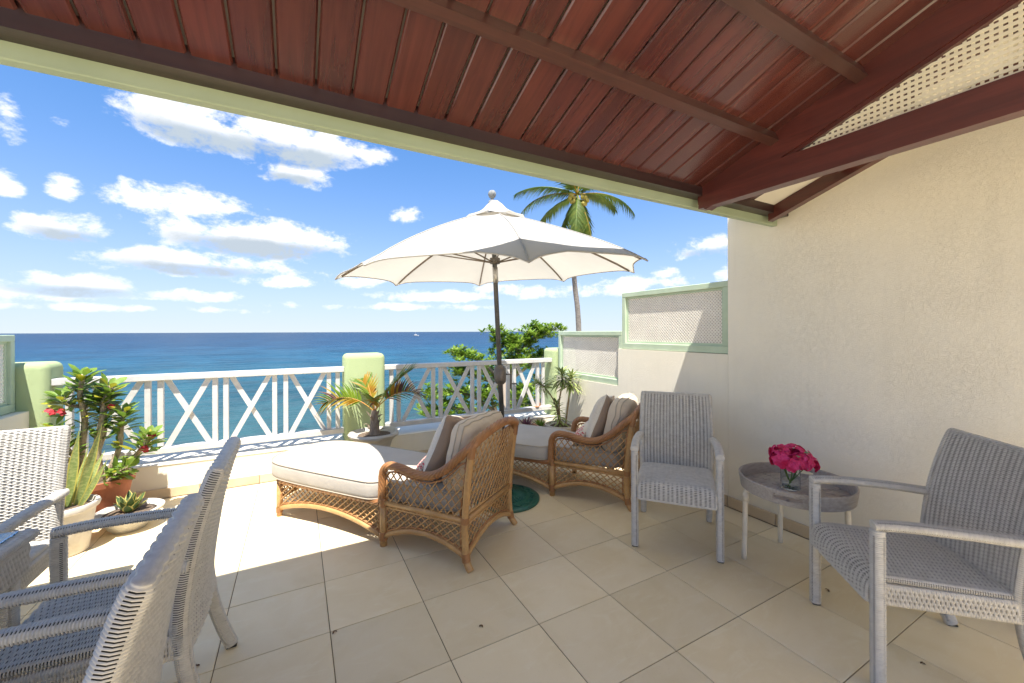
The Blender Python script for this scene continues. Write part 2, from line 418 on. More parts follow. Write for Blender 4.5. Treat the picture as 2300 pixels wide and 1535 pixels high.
# --- floor: screed with joints, tiles laid on it
fl = tag(MB().box((XL - .25, FYB, -0.22), (XW + .05, YP + .02, -0.004)).build('terrace_floor', 'grout'), kind='structure')
TX, TY, OX, OY = 0.46688, 0.44894, -0.32644, 2.61486
gap = 0.0021
full = None
rnd = random.Random(4)
for i in range(-4, 8):
    for j in range(-5, 20):
        x0, x1 = OX + i * TX + gap, OX + (i + 1) * TX - gap
        y1, y0 = OY - j * TY - gap, OY - (j + 1) * TY + gap
        cx0, cx1, cy0, cy1 = max(x0, XL + .004), min(x1, XW - .022), max(y0, FYB + .1), min(y1, YP - .024)
        if cx1 - cx0 < .02 or cy1 - cy0 < .02: continue
        whole = (cx1 - cx0 > TX - .01 and cy1 - cy0 > TY - .01)
        if whole and full:
            o = full.copy(); COL.objects.link(o); o.parent = fl
        else:
            hx, hy = (cx1 - cx0) / 2, (cy1 - cy0) / 2
            o = MB().box((-hx, -hy, -.012), (hx, hy, 0), .0015).build('tile', 'floor_tile', fl)
            if whole: full = o
        o.location = ((cx0 + cx1) / 2, (cy0 + cy1) / 2, rnd.uniform(-.0006, .0006))
        if whole and rnd.random() < .5: o.rotation_euler = (0, 0, pi)

def skirting(parent, axis, face, a, b, step, org):
    """row of skirting tiles on a wall: axis 0 runs along x on a face at y, axis 1 along y on a face at x"""
    t = org
    while t < b:
        lo_, hi_ = max(t, a) + .002, min(t + step, b) - .002
        if hi_ - lo_ > .02:
            if axis == 0: MB().box((lo_, face - .018, .002), (hi_, face - .0005, .088), .003).build('skirting_tile', 'skirting', parent)
            else: MB().box((face - .018, lo_, .002), (face - .0005, hi_, .088), .003).build('skirting_tile', 'skirting', parent)
        t += step

# --- tall house wall on the right
CZ, CM = 2.943, 0.35          # ceiling plane z = CZ - CM*y
cz = lambda y: CZ - CM * y
tall = tag(MB().prism([(FYB, -.2), (2.10, -.2), (2.10, 2.9), (FY0, cz(FY0) + .12), (FYB, cz(FY0) + .12)], 0, XW, XW + .30).build('house_wall', 'wall_plaster'),
           'tall cream textured plaster wall beside the side table', 'wall')
skirting(tall, 1, XW, FY0 - 1, 2.10, TY, OY - 14 * TY)
# --- stepped low wall that carries the lattice panels
low = tag(MB().prism([(2.102, -.2), (4.66, -.2), (4.66, .86), (3.41, .86), (3.41, 1.28), (2.102, 1.28)], 0, XW + .001, XW + .27).build('stepped_wall', 'wall_plaster'),
          'low stepped cream plaster wall below the two lattice panels behind the far daybed', 'wall')
skirting(low, 1, XW, 2.102, 4.62, TY, OY - 14 * TY)
lw = tag(MB().box((XL - .27, FYB, -.2), (XL, 4.66, .86)).build('low_wall', 'wall_plaster'),
         'low cream plaster wall under the lattice panel at the left edge', 'wall')
# --- parapet along the sea
par = tag(MB().box((XL - .4, YP, -.25), (XW + .5, YP + .42, .287)).build('parapet_wall', 'wall_plaster'),
          'knee high cream plaster parapet carrying the white railings', 'wall')
MB().box((XL - .4, YP - .006, .288), (XW + .5, YP + .43, .302), .004).build('coping', 'ledge_plaster', par)
skirting(par, 0, YP, XL, .44, TX, OX - 5 * TX); skirting(par, 0, YP, .88, XW - .02, TX, OX - 5 * TX)
# --- pillars
def pillar(x0, x1, label):
    o = rbox('pillar', (x0, YP - .012, .0), (x1, YP + .27, 1.242), .055, 'green_plaster', seg=5)
    return tag(o, label, 'pillar', 'green parapet pillars')
pillar(.448, .876, 'pale green rounded pillar in the middle of the railing behind the potted palm')
pillar(XL - .31, -1.772, 'pale green rounded pillar at the left end of the railing')
pillar(3.15, 3.56, 'pale green rounded pillar at the right end of the railing beside the lattice')

# --- lattice panels
def lattice_panel(x, y0, y1, z0, z1, label, face=-1):
    t = empty('lattice_panel', (x, (y0 + y1) / 2, z0))
    fwid, dep = .052, .07
    hy, hz = (y1 - y0) / 2, z1 - z0
    sx = lambda a, b: (min(a * face, b * face), max(a * face, b * face))
    a, b_ = sx(-.0, -dep)
    MB().box((a, -hy, 0), (b_, hy, fwid + .012), .004).build('frame_bar', 'green_paint', t)
    MB().box((a, -hy, hz - fwid), (b_, hy, hz), .004).build('frame_bar', 'green_paint', t)
    for q in (-1, 1):
        MB().box((a + .001, min(q * hy, q * (hy - fwid)) + (.0005 if q < 0 else 0), fwid + .0125), (b_ - .001, max(q * hy, q * (hy - fwid)), hz - fwid - .0005), .003).build('frame_bar', 'green_paint', t)
    # inner bead
    c, d = sx(-.022, -.045)
    iy, iz0, iz1 = hy - fwid, fwid + .0125, hz - fwid
    bw = .02
    MB().box((c, -iy, iz0), (d, iy, iz0 + bw)).build('bead', 'green_paint', t)
    MB().box((c, -iy, iz1 - bw), (d, iy, iz1 - .0005)).build('bead', 'green_paint', t)
    for q in (-1, 1):
        MB().box((c, min(q * iy, q * (iy - bw)), iz0 + bw), (d, max(q * iy, q * (iy - bw)), iz1 - bw)).build('bead', 'green_paint', t)
    # crossed strips
    mb = MB(); iy -= bw; iz0 += bw; iz1 -= bw
    pit = .0215 * sqrt(2); wd = .0112 * sqrt(2) / 2
    e = sx(-.030, -.034); g = sx(-.034, -.038)
    for s_, (u0, u1) in ((1, e), (-1, g)):
        k = -int((2 * iy + iz1 - iz0) / pit) - 2
        while k * pit < 2 * iy + (iz1 - iz0):
            y_at0 = -iy + k * pit if s_ > 0 else iy - k * pit
            # line y = y_at0 + s*(z-iz0), clipped
            za = iz0; zb = iz1
            ya = y_at0; yb = y_at0 + s_ * (iz1 - iz0)
            lo_, hi_ = -iy, iy
            pts = []
            tlo = (lo_ - ya) / (s_ * (iz1 - iz0)); thi = (hi_ - ya) / (s_ * (iz1 - iz0))
            t0, t1 = max(0, min(tlo, thi)), min(1, max(tlo, thi))
            if t1 - t0 > .01:
                p = (lerp(ya, yb, t0), lerp(za, zb, t0)); q = (lerp(ya, yb, t1), lerp(za, zb, t1))
                vs = [(u, P[0] + sg * wd, P[1]) for u in (u0, u1) for P in (p, q) for sg in (-1, 1)]
                mb.add(vs, [(0, 1, 3, 2), (4, 6, 7, 5), (0, 4, 5, 1), (2, 3, 7, 6), (0, 2, 6, 4), (1, 5, 7, 3)])
            k += 1
    tag(mb.build('lattice', 'lattice_plastic', t), kind='stuff')
    return tag(t, label, 'lattice panel', 'lattice privacy panels')
lattice_panel(XW + .012, 2.104, 3.362, 1.284, 1.905, 'taller white lattice panel in pale green frame next to the tall wall')
lattice_panel(XW + .012, 3.364, 4.60, .864, 1.48, 'lower white lattice panel in pale green frame behind the potted dracaena')
lattice_panel(XL - .07, 3.30, 4.62, .864, 1.468, 'lattice panel in pale green frame cut off by the left edge', face=1)
nb = tag(MB().prism([(2.2, -.2), (6.1, -.2), (6.1, 1.42), (4.42, 1.42), (4.42, 1.96), (2.2, 1.96)], 0, 4.3, 4.5).build('neighbour_wall', 'neighbour_shade_brown'), 'neighbouring wall glimpsed through the lattice holes, its shade put in as dull brown', 'wall')  # added behind the lattice so its holes read dark

# --- railings
posts_l = [-1.682, -1.594, -1.18, -1.091, -.689, -.604, -.199, -.101, .302, .389]
posts_r = [.958, 1.041, 1.454, 1.547, 1.965, 2.06, 2.478, 2.572, 2.943, 3.03]
def railing(x0, x1, posts, label, stain=False):
    t = empty('railing', ((x0 + x1) / 2, 4.72, .302)); ox = (x0 + x1) / 2; oz = .302
    MB().box((x0 - ox, -.05, 1.048 - oz), (x1 - ox, .05, 1.104 - oz), .006).build('top_rail', 'white_paint', t)
    MB().box((x0 - ox, -.04, .385 - oz), (x1 - ox, .04, .44 - oz), .005).build('bottom_rail', 'white_paint', t)
    pm = None
    for x in posts:
        if pm is None: pm = MB().box((-.0215, -.0215, .4405 - oz), (.0215, .0215, 1.0475 - oz), .003).build('post', 'white_paint', t); o = pm
        else: o = pm.copy(); COL.objects.link(o)
        o.location = (x - ox, 0, 0)
    for k in range(0, len(posts) - 1):
        if k % 2 == 0: continue
        a, b_ = posts[k] + .0215, posts[k + 1] - .0215
        z0, z1 = .4408 - oz, 1.0472 - oz; w = .05
        for s_, (ya, yb) in ((1, (-.020, .000)), (-1, (.0005, .0195))):
            xa, xb = (a, b_) if s_ > 0 else (b_, a)
            pl = [(xa - ox, z0), (xa - ox + s_ * w, z0), (xb - ox, z1), (xb - ox - s_ * w, z1)]
            if s_ < 0: pl = pl[::-1]
            MB().prism(pl[::-1], 1, ya, yb).build('brace', 'white_paint', t)
    for q in (x0 + .02, x1 - .02):   # short feet that hold the bottom rail off the coping
        pass
    if stain:
        MB().lathe([(.0, 0), (.05, .0012), (.0, .0022)], 10).build('rust_stain', 'rust', t, loc=(posts[-2] - ox - .03, -.005, .4405 - oz))
        MB().box((-.006, -.006, 0), (.006, .006, .05), .002).build('rusty_bolt', 'rust', t, loc=(posts[-2] - ox + .02, -.03, .4408 - oz))
    return tag(t, label, 'railing', 'white railings')
railing(-1.775, .452, posts_l, 'white painted wooden railing of crossed panels left of the middle pillar')
railing(.872, 3.165, posts_r, 'white painted wooden railing of crossed panels right of the middle pillar', True)

# --- roof over the terrace
roof = tag(empty('roof', (0, 0, 0)), 'dark red mahogany board ceiling with cross beams and a green eaves board', 'roof')
RX0, RX1 = -1.98, 3.34  # left end kept short, out of view, to let sky light in
sl_ang = math.atan(CM); sl_len = (1.69 - FY0) / cos(sl_ang)
pitch = 0.1229
k = math.ceil((RX0 - .310) / pitch); bmesh0 = None
Rm = Matrix.Rotation(-sl_ang, 4, 'X')
while .310 + (k + 1) * pitch < 2.80:
    x0 = .310 + k * pitch
    if bmesh0 is None:
        w = pitch; g = .0036
        prof = [(g, .0), (g + .003, -.004), (.010, -.0045), (.012, -.010), (w - .009, -.010), (w - g - .002, -.008), (w - g, .0)]
        prof = [(g, 0), (g, -.004), (g + .006, -.011), (w - g - .006, -.011), (w - g, -.004), (w - g, 0)]
        o = MB().prism([(p[0], p[1]) for p in prof][::1], 1, -sl_len / 2, sl_len / 2).build('ceiling_board', 'board_wood', roof); bmesh0 = o
    else: o = bmesh0.copy(); COL.objects.link(o)
    o.location = (x0, (1.69 + FY0) / 2, cz((1.69 + FY0) / 2) + .010); o.rotation_euler = (-sl_ang, 0, 0)
    k += 1
xe = .310 + k * pitch
MB().prism([(1.69, cz(1.69) + .002), (FY0, cz(FY0) + .002), (FY0, cz(FY0) + .012), (1.69, cz(1.69) + .012)], 0, xe, RX1).build('plaster_soffit', 'wall_plaster', roof)
MB().prism([(1.74, cz(1.70) + .016), (1.74, 2.50), (FY0, cz(FY0) + .20), (FY0, cz(FY0) + .013)], 0, RX0, RX1).build('roof_slab', 'roof_metal', roof)
beam = lambda nm, pl, mt='beam_wood', x0=RX0, x1=RX1 - .15: MB().prism(pl, 0, x0, x1).build(nm, mt, roof)
beam('eaves_beam', [(1.622, 2.321), (1.70, 2.321), (1.70, 2.43), (1.622, 2.43)], 'eaves_wood')
MB().box((RX0, 1.7005, 2.269), (XW - .004, 1.745, 2.505), .004).build('eaves_board', 'fascia_paint', roof)
MB().box((RX0, 1.752, 2.452), (RX1, 2.062, 2.458)).box((RX0, 2.056, 2.4585), (RX1, 2.062, 2.475)).build('eaves_shadow_lip', 'fascia_paint', roof)  # unseen lip, sized so the roof's shadow edge falls right
for yb in (1.192, .822, .44, .05, -.35, -.75):
    d, w = .054, .044
    n = Vector((0, CM, 1)).normalized(); a = Vector((0, 1, -CM)).normalized()
    p0 = Vector((0, yb, cz(yb))); q = [p0 + n * .004, p0 - n * d, p0 - n * d + a * w, p0 + n * .004 + a * w]
    beam('cross_beam', [(v.y, v.z) for v in q], x1=2.98)
# --- trusses
def truss_lattice(t, x, zt, zr):
    mb = MB(); pit = .0225; wd = .0125
    ys = lambda z: (CZ - .165 - z) / CM       # rafter underside at that height
    z = zt + .004; i = 0
    while z < zr(FY0) + .4:
        y1 = min(ys(z + wd), 1.45); y0 = FY0
        if y1 > y0 + .02: mb.box((x - .003, y0, z), (x + .001, y1, z + wd))
        z += pit
    y = FY0
    while y < 1.45:
        ztop = zr(y) - .165
        if ztop > zt + .01: mb.box((x + .0012, y, zt), (x + .005, y + .010, ztop - .0))
        y += pit
    tag(mb.build('lattice', 'cream_lattice', t), kind='stuff')
tr = tag(empty('roof_truss', (0, 0, 0)), 'polished mahogany truss with cream lattice filling the gable over the right chair', 'roof truss')
X0 = 2.222
MB().prism([(1.655, cz(1.655) - .002), (1.655, 2.275), (1.60, cz(1.60) - .155), (FY0, cz(FY0) - .155), (FY0, cz(FY0) - .002)], 0, X0, X0 + .06).build('rafter', 'truss_wood', tr)
MB().prism([(1.648, 2.242), (FY0, 2.242), (FY0, 2.378), (1.30, 2.378), (1.648, 2.31)], 0, X0 - .003, X0 + .066).build('tie_beam', 'truss_wood', tr)
MB().prism([(1.35, cz(1.35) - .156), (FY0, cz(FY0) - .156), (FY0, cz(FY0) - .176), (1.35, cz(1.35) - .176)], 0, X0 + .008, X0 + .052).build('moulding', 'truss_wood', tr)
truss_lattice(tr, X0 + .03, 2.379, cz)
MB().prism([(1.66, cz(1.66) - .002), (1.66, cz(1.66) - .092), (FY0, cz(FY0) - .092), (FY0, cz(FY0) - .002)], 0, 3.0, 3.055).build('wall_rafter', 'truss_wood', roof)

# --- below and beyond the terrace
SEA = -7.0
hb = tag(MB().box((-8, FYB - 4, SEA - 1), (9, YP + .30, -.255)).build('house_base', 'concrete'), 'storeys of the house below the terrace', 'building')
mat('sand', (0.62, 0.52, 0.38), (0.52, 0.43, 0.30), 0.6, 0.95, (8, 0.02))
def terrain():
    # sheet that slopes from the garden under the house out below the sea
    xs = [-60000, -400, -120, -50, -25, -10, 0, 10, 25, 50, 120, 400, 60000]; ys = [-60000, -300, -40, 0, 10, 17, 24, 31, 45, 90, 400, 60000]
    hz = lambda y: SEA + (.9 if y < 10 else (.9 - (y - 10) * .055 if y < 45 else -1.0 - min((y - 45) * .02, 30)))
    vs = [(x, y, hz(y)) for y in ys for x in xs]; n = len(xs)
    fs = [(j * n + i, j * n + i + 1, (j + 1) * n + i + 1, (j + 1) * n + i) for j in range(len(ys) - 1) for i in range(n - 1)]
    return tag(MB().add(vs, fs).build('ground', 'sand'), kind='structure')
terrain()
def sea_mat():
    m, b, p = newmat('sea_water')
    g = b.node('ShaderNodeNewGeometry').outputs['Position']
    x, y, z = b.xyz(g)
    ln = b.node('ShaderNodeVectorMath', operation='LENGTH'); b.put(ln.inputs[0], b.vec(x, y, 0.0)); d = ln.outputs['Value']
    wob = b.m('MULTIPLY', b.m('SUBTRACT', b.noise(g, 0.012, 4), 0.5), 0.9)
    lg = b.m('ADD', b.m('LOGARITHM', d, 10.0), b.m('MULTIPLY', wob, 0.35))
    f = b.ramp01(lg, 1.3, 3.6, False)
    col = b.ramp(f, [(0.0, (0.055, 0.102, 0.108)), (0.14, (0.034, 0.094, 0.112)), (0.26, (0.016, 0.090, 0.130)), (0.38, (0.008, 0.080, 0.148)),
                     (0.50, (0.006, 0.055, 0.125)), (0.66, (0.006, 0.040, 0.102)), (1.0, (0.007, 0.036, 0.090))])
    reef = b.noise(b.vscale(g, (1, 1.5, 1)), 0.11, 6, 0.62, 0.5)
    near = b.m('SUBTRACT', 1.0, b.ramp01(lg, 1.75, 2.15))
    col = b.mix(b.m('MULTIPLY', b.m('MULTIPLY', b.ramp01(reef, 0.5, 0.66), 0.62), near), col, (0.026, 0.045, 0.050))
    band = b.noise(b.vscale(g, (0.25, 1, 1)), 0.02, 4, 0.6)
    col = b.mix(b.m('MULTIPLY', b.ramp01(band, 0.45, 0.7), 0.28), col, (0.002, 0.022, 0.06))
    rp = b.noise(b.vscale(g, (1.0, 0.55, 1)), 0.05, 10, 0.78)
    col = b.mix(b.m('MULTIPLY', b.ramp01(rp, 0.40, 0.62), 0.42), col, (0.001, 0.012, 0.034))  # ripple shading painted into the water colour
    col = b.mix(b.m('MULTIPLY', b.ramp01(rp, 0.52, 0.30), 0.20), col, (0.03, 0.10, 0.14))  # pale ripple glitter painted in as well
    b.put(p.inputs['Base Color'], col); p.inputs['Roughness'].default_value = 0.30; p.inputs['IOR'].default_value = 1.33
    p.inputs['Specular IOR Level'].default_value = 0.035
    w1 = b.noise(b.vscale(g, (0.55, 1, 1)), 0.9, 5, 0.62, 0.3); w2 = b.noise(b.vscale(g, (0.4, 1, 1)), 0.16, 4, 0.6)
    w3 = b.noise(b.vscale(g, (0.35, 1, 1)), 0.035, 5, 0.6)
    b.put(p.inputs['Normal'], b.bump(b.m('ADD', b.m('ADD', w1, b.m('MULTIPLY', w2, 3.5)), b.m('MULTIPLY', w3, 10.0)), 0.8, 0.45))
sea_mat()
tag(MB().add([(-90000, 19, SEA), (90000, 19, SEA), (90000, 120000, SEA), (-90000, 120000, SEA)], [(0, 1, 2, 3)]).build('sea', 'sea_water'), kind='structure')
# ------------------------------------------------------------------ woven furniture
S.cycles.max_bounces = 7; S.cycles.diffuse_bounces = 5; S.cycles.glossy_bounces = 3; S.cycles.transmission_bounces = 6; S.cycles.transparent_max_bounces = 8
def wicker_mat(name, c1, c2):
    m, b, p = newmat(name)
    v = b.node('ShaderNodeTexCoord').outputs['Object']
    n = b.noise(v, 35, 3, 0.6); n2 = b.noise(b.vscale(v, (1, 1, 9)), 22, 2, 0.5)
    col = b.mix(b.ramp01(n, 0.3, 0.7), c1, c2)
    col = b.mix(b.m('MULTIPLY', b.ramp01(n2, 0.5, 0.7), 0.35), col, tuple(q * .72 for q in c2))
    b.put(p.inputs['Base Color'], col); p.inputs['Roughness'].default_value = 0.5; p.inputs['Specular IOR Level'].default_value = 0.28
wicker_mat('grey_wicker', (0.62, 0.59, 0.53), (0.54, 0.51, 0.455))
mat('black_rubber', (0.02, 0.02, 0.02), None, 10, 0.6)

def weave_h(s, row, ph, q, dr, dw, rib=0.0):
    c = sin(pi * ph / .62) ** 0.7 if 0 < ph < .62 else 0.0
    return dr * c + dw * cos(pi * s / q + pi * row) * c * .8 + rib * abs(sin(pi * s / q)) ** .6
def woven_slab(mb, prof, hw, ht, pitch=.0080, q=.024, dr=.0036, dw=.0036, step=.0042, X=(1, 0, 0), round_top=False, rib=.0020, hole=.1, bow=0.0):
    """slab woven in rows: prof = centre line points; hw half width (number or function of 0..1), ht half thickness"""
    P = [Vector(p) for p in prof]; acc = [0.0]
    for a, b_ in zip(P, P[1:]): acc.append(acc[-1] + (b_ - a).length)
    L = acc[-1]; rows = max(2, int(L / pitch)); X = Vector(X)
    H = hw if callable(hw) else (lambda t: hw)
    h0 = H(0.5); m = max(6, int(2 * h0 / step)); vs = []; fs = []; ring = None; k = 0
    phs = (0.0, .2, .41, .62)
    for r in range(rows):
        for ph in phs + ((1.0,) if r == rows - 1 else ()):
            d = (r + ph) / rows * L
            while k < len(acc) - 2 and acc[k + 1] < d: k += 1
            while k > 0 and acc[k] > d: k -= 1
            t = (d - acc[k]) / max(acc[k + 1] - acc[k], 1e-9); c = P[k].lerp(P[k + 1], t)
            T0 = (P[min(k + 1, len(P) - 1)] - P[max(k - 1, 0)]).normalized(); T1 = (P[min(k + 2, len(P) - 1)] - P[k]).normalized()
            T = T0.lerp(T1, t).normalized(); N = X.cross(T).normalized()
            w = H(d / L); tt = ht; bw = bow * sin(pi * min(1, .25 + .75 * d / L))
            if round_top and L - d < ht * 1.2: tt = ht * sqrt(max(0.02, 1 - ((d - (L - ht * 1.2)) / (ht * 1.2)) ** 2))
            n0 = len(vs)
            for sd in (1, -1):
                for i in range(m + 1):
                    f = (i / m * 2 - 1) * sd; x = f * w; hh = weave_h(x / w * h0 + 1.0, r, ph, q, dr, dw * (1 - abs(f) ** 10), rib)
                    edge = 1.0 if abs(f) < .995 else .88
                    vs.append(c + X * x + N * (sd * (tt * edge + hh) - bw * (1 - f * f)))
                hh = weave_h(.0, r, ph, q, dr, 0)
                for (ox_, on_) in ((.42, .62), (.62, 0.0), (.42, -.62)): vs.append(c + X * sd * (w + tt * ox_ + hh * .7) + N * (sd * tt * on_))
            n1 = len(vs) - n0
            if ring is not None:
                gap_row = ph == 0.0 and 1 < r < rows - 1
                for i in range(n1):
                    k2 = i % (m + 4)
                    if gap_row and k2 in (m + 1, m + 2): continue                # gaps along the edge
                    if gap_row and 0 < k2 < m - 1:
                        sd2 = 1 if i < m + 4 else -1
                        xx = ((k2 + .5) / m * 2 - 1) * sd2 * h0 + 1.0
                        if cos(2 * pi * xx / q) > hole: continue      # open gap of the weave
                    fs.append((ring + i, ring + (i + 1) % n1, n0 + (i + 1) % n1, n0 + i))
            else: fs.append(tuple(range(n0, n0 + n1))[::-1])
            ring = n0
    fs.append(tuple(range(ring, ring + n1)))
    mb.add(vs, fs); return mb
def woven_tube(mb, path, rx, ry, pitch=.0078, q=.012, dr=.0034, dw=.0014, n=16, up=(1, 0, 0), pw=3.0):
    """strand-wrapped pole with rounded-square section"""
    P = [Vector(p) for p in path]; acc = [0.0]
    for a, b_ in zip(P, P[1:]): acc.append(acc[-1] + (b_ - a).length)
    L = acc[-1]; rows = max(2, int(L / pitch)); U = Vector(up); vs = []; fs = []; k = 0; first = True
    for r in range(rows):
        for ph in (0.0, .2, .41, .62) + ((1.0,) if r == rows - 1 else ()):
            d = (r + ph) / rows * L
            while k < len(acc) - 2 and acc[k + 1] < d: k += 1
            t = (d - acc[k]) / max(acc[k + 1] - acc[k], 1e-9); c = P[k].lerp(P[k + 1], t)
            T0 = (P[min(k + 1, len(P) - 1)] - P[max(k - 1, 0)]).normalized(); T1 = (P[min(k + 2, len(P) - 1)] - P[k]).normalized()
            T = T0.lerp(T1, t).normalized(); N = (U - T * U.dot(T)).normalized(); B = T.cross(N)
            n0 = len(vs)
            for j in range(n):
                a = 2 * pi * j / n; ca, sa = cos(a), sin(a)
                e = (abs(ca) ** pw + abs(sa) ** pw) ** (-1 / pw)
                hh = weave_h(j * .006, r, ph, q, dr, dw)
                vs.append(c + N * (ca * (e * rx + hh)) + B * (sa * (e * ry + hh)))
            if not first:
                for j in range(n):
                    if ph == 0.0 and 1 < r < rows - 2 and j % 4 == 1: continue    # open gap of the wrapping
                    fs.append((n0 - n + j, n0 - n + (j + 1) % n, n0 + (j + 1) % n, n0 + j))
            else: fs.append(tuple(range(n))[::-1]); first = False
    fs.append(tuple(range(len(vs) - n, len(vs)))); mb.add(vs, fs); return mb

mat('gap_shade', (0.035, 0.033, 0.03), None, 10, 0.7)  # dark filling that stands in for shade inside the weave gaps
def core(prof, hw, ht, bow=0.0, X=(1, 0, 0)):
    """dark sheet added inside a woven slab to shade its gaps"""
    mb = MB(); P = [Vector(p) for p in prof]; X = Vector(X); vs = []; fs = []; n = 9
    for i, c in enumerate(P):
        T = (P[min(i + 1, len(P) - 1)] - P[max(i - 1, 0)]).normalized(); N = X.cross(T).normalized(); bw = bow * sin(pi * min(1, .25 + .75 * i / (len(P) - 1)))
        for sd in (1, -1):
            for j in range(n):
                f = (j / (n - 1) * 2 - 1) * sd; vs.append(c + X * f * hw + N * (sd * ht - bw * (1 - f * f)))
    m = 2 * n
    for i in range(len(P) - 1):
        for j in range(m): fs.append((i * m + j, i * m + (j + 1) % m, (i + 1) * m + (j + 1) % m, (i + 1) * m + j))
    fs.append(tuple(range(m))[::-1]); fs.append(tuple((len(P) - 1) * m + j for j in range(m)))
    return mb.add(vs, fs)
def make_chair():
    t = empty('wicker_armchair')
    mt = 'grey_wicker'
    back = bez([(0, .205, .335), (0, .200, .45), (0, .215, .60), (0, .245, .76), (0, .285, .90), (0, .318, .985)], 8)
    bk = woven_slab(MB(), back, lambda u: .246 + .008 * sin(pi * u), .025, round_top=True, bow=.022).build('backrest', mt, t, True)
    core(back[:-3], .232, .0195, bow=.022).build('gap_shade_core', 'gap_shade', bk)
    seat = bez([(0, .195, .425), (0, .05, .430), (0, -.12, .436), (0, -.24, .438), (0, -.285, .425), (0, -.300, .395), (0, -.302, .36), (0, -.302, .335)], 8)
    st = woven_slab(MB(), seat, .238, .013, q=.028, rib=.0022).build('seat', mt, t, True)
    core(seat, .225, .0085).build('gap_shade_core', 'gap_shade', st)
    for sx in (-1, 1):
        ap = [(sx * .246, -.275, .380), (sx * .246, .19, .375)]
        woven_slab(MB(), ap, .040, .008, X=(0, 0, 1), q=.02).build('side_apron', mt, t, True)
        leg = [(sx * .262, -.285, .008), (sx * .262, -.285, .3), (sx * .262, -.285, .652)]
        lg = woven_tube(MB(), leg, .021, .022).build('front_leg', mt, t, True)
        MB().tube([leg[0], (leg[2][0], leg[2][1], .63)], .0165, 8).build('gap_shade_core', 'gap_shade', lg)  # dark tube added so the wrapping gaps read as shade
        MB().box((sx * .262 - .018, -.303, 0), (sx * .262 + .018, -.267, .0085), .002).build('foot', 'black_rubber', lg)
        bl = bez([(sx * .236, .205, .40), (sx * .238, .222, .26), (sx * .240, .258, .12), (sx * .242, .298, .008)], 8)
        lg = woven_tube(MB(), bl, .019, .024, dw=.0004).build('back_leg', mt, t, True)
        MB().box((sx * .242 - .017, .276, 0), (sx * .242 + .017, .318, .0085), .002).build('foot', 'black_rubber', lg)
        arm = bez([(sx * .262, -.303, .668), (sx * .266, -.20, .674), (sx * .270, -.05, .672), (sx * .268, .10, .664), (sx * .258, .232, .654)], 8)
        ar = woven_tube(MB(), arm, .024, .018, up=(1, 0, 0), pw=2.4).build('armrest', mt, t, True)
        MB().tube(arm[2:-2], .0125, 8).build('gap_shade_core', 'gap_shade', ar)
    return t
chair = make_chair()
spots = [((2.436, 2.006, 0), -50.3, 'grey wicker armchair standing in front of the far rattan daybed by the wall'),
         ((2.507, .744, 0), -132.2, 'grey wicker armchair in the right foreground, cut off by the right edge'),
         ((-.59, 1.30, 0), -90, 'grey wicker armchair nearest the camera in the bottom left corner, seen from behind'),
         ((-.572, 2.05, 0), -90, 'grey wicker armchair seen from behind beside the glass table, second from the bottom left corner'),
         ((-1.33, 2.70, 0), 0, 'sunlit wicker armchair at the far end of the glass table near the potted snake plant')]
for i, (loc, a, lab) in enumerate(spots):
    c = chair if i == 0 else dup(chair)
    c.location = loc; c.rotation_euler = (0, 0, radians(a)); tag(c, lab, 'armchair', 'grey wicker armchairs')

# glass-topped wicker table
mg, b, p = newmat('table_glass')
p.inputs['Base Color'].default_value = (0.90, 0.97, 0.95, 1); p.inputs['Roughness'].default_value = 0.03; p.inputs['Transmission Weight'].default_value = 1.0; p.inputs['IOR'].default_value = 1.45
def make_table():
    x0, x1, y0, y1 = -1.80, -.884, .45, 2.175
    t = tag(empty('dining_table', (-1.372, 1.343, 0), radians(-3.6)), 'wicker table with a glass top at the lower left edge', 'table')
    hx, hy = (x1 - x0) / 2, (y1 - y0) / 2; mt = 'grey_wicker'
    for sx in (-1, 1):
        woven_slab(MB(), [(sx * (hx - .034), -hy, .730), (sx * (hx - .034), hy, .730)], .030, .015, X=(1, 0, 0), q=.016, pitch=.0075, dr=.0028, dw=.0028).build('rim', mt, t, True)
        woven_slab(MB(), [(sx * (hx - .018), -hy + .03, .655), (sx * (hx - .018), hy - .03, .655)], .052, .008, X=(0, 0, 1), q=.022).build('apron', mt, t, True)
        woven_slab(MB(), [(-hx + .068, sx * (hy - .034), .730), (hx - .068, sx * (hy - .034), .730)], .030, .015, X=(0, 1, 0), q=.016, pitch=.0075, dr=.0028, dw=.0028).build('rim', mt, t, True)
        woven_slab(MB(), [(-hx + .05, sx * (hy - .018), .655), (hx - .05, sx * (hy - .018), .655)], .052, .008, X=(0, 0, 1), q=.022).build('apron', mt, t, True)
        for sy in (-1, 1):
            woven_tube(MB(), [(sx * (hx - .055), sy * (hy - .055), 0), (sx * (hx - .055), sy * (hy - .055), .715)], .026, .026, dw=.0005).build('leg', mt, t, True)
    MB().box((-hx + .035, -hy + .035, .7495), (hx - .035, hy - .035, .7575), .0015).build('glass_top', 'table_glass', t)
make_table()

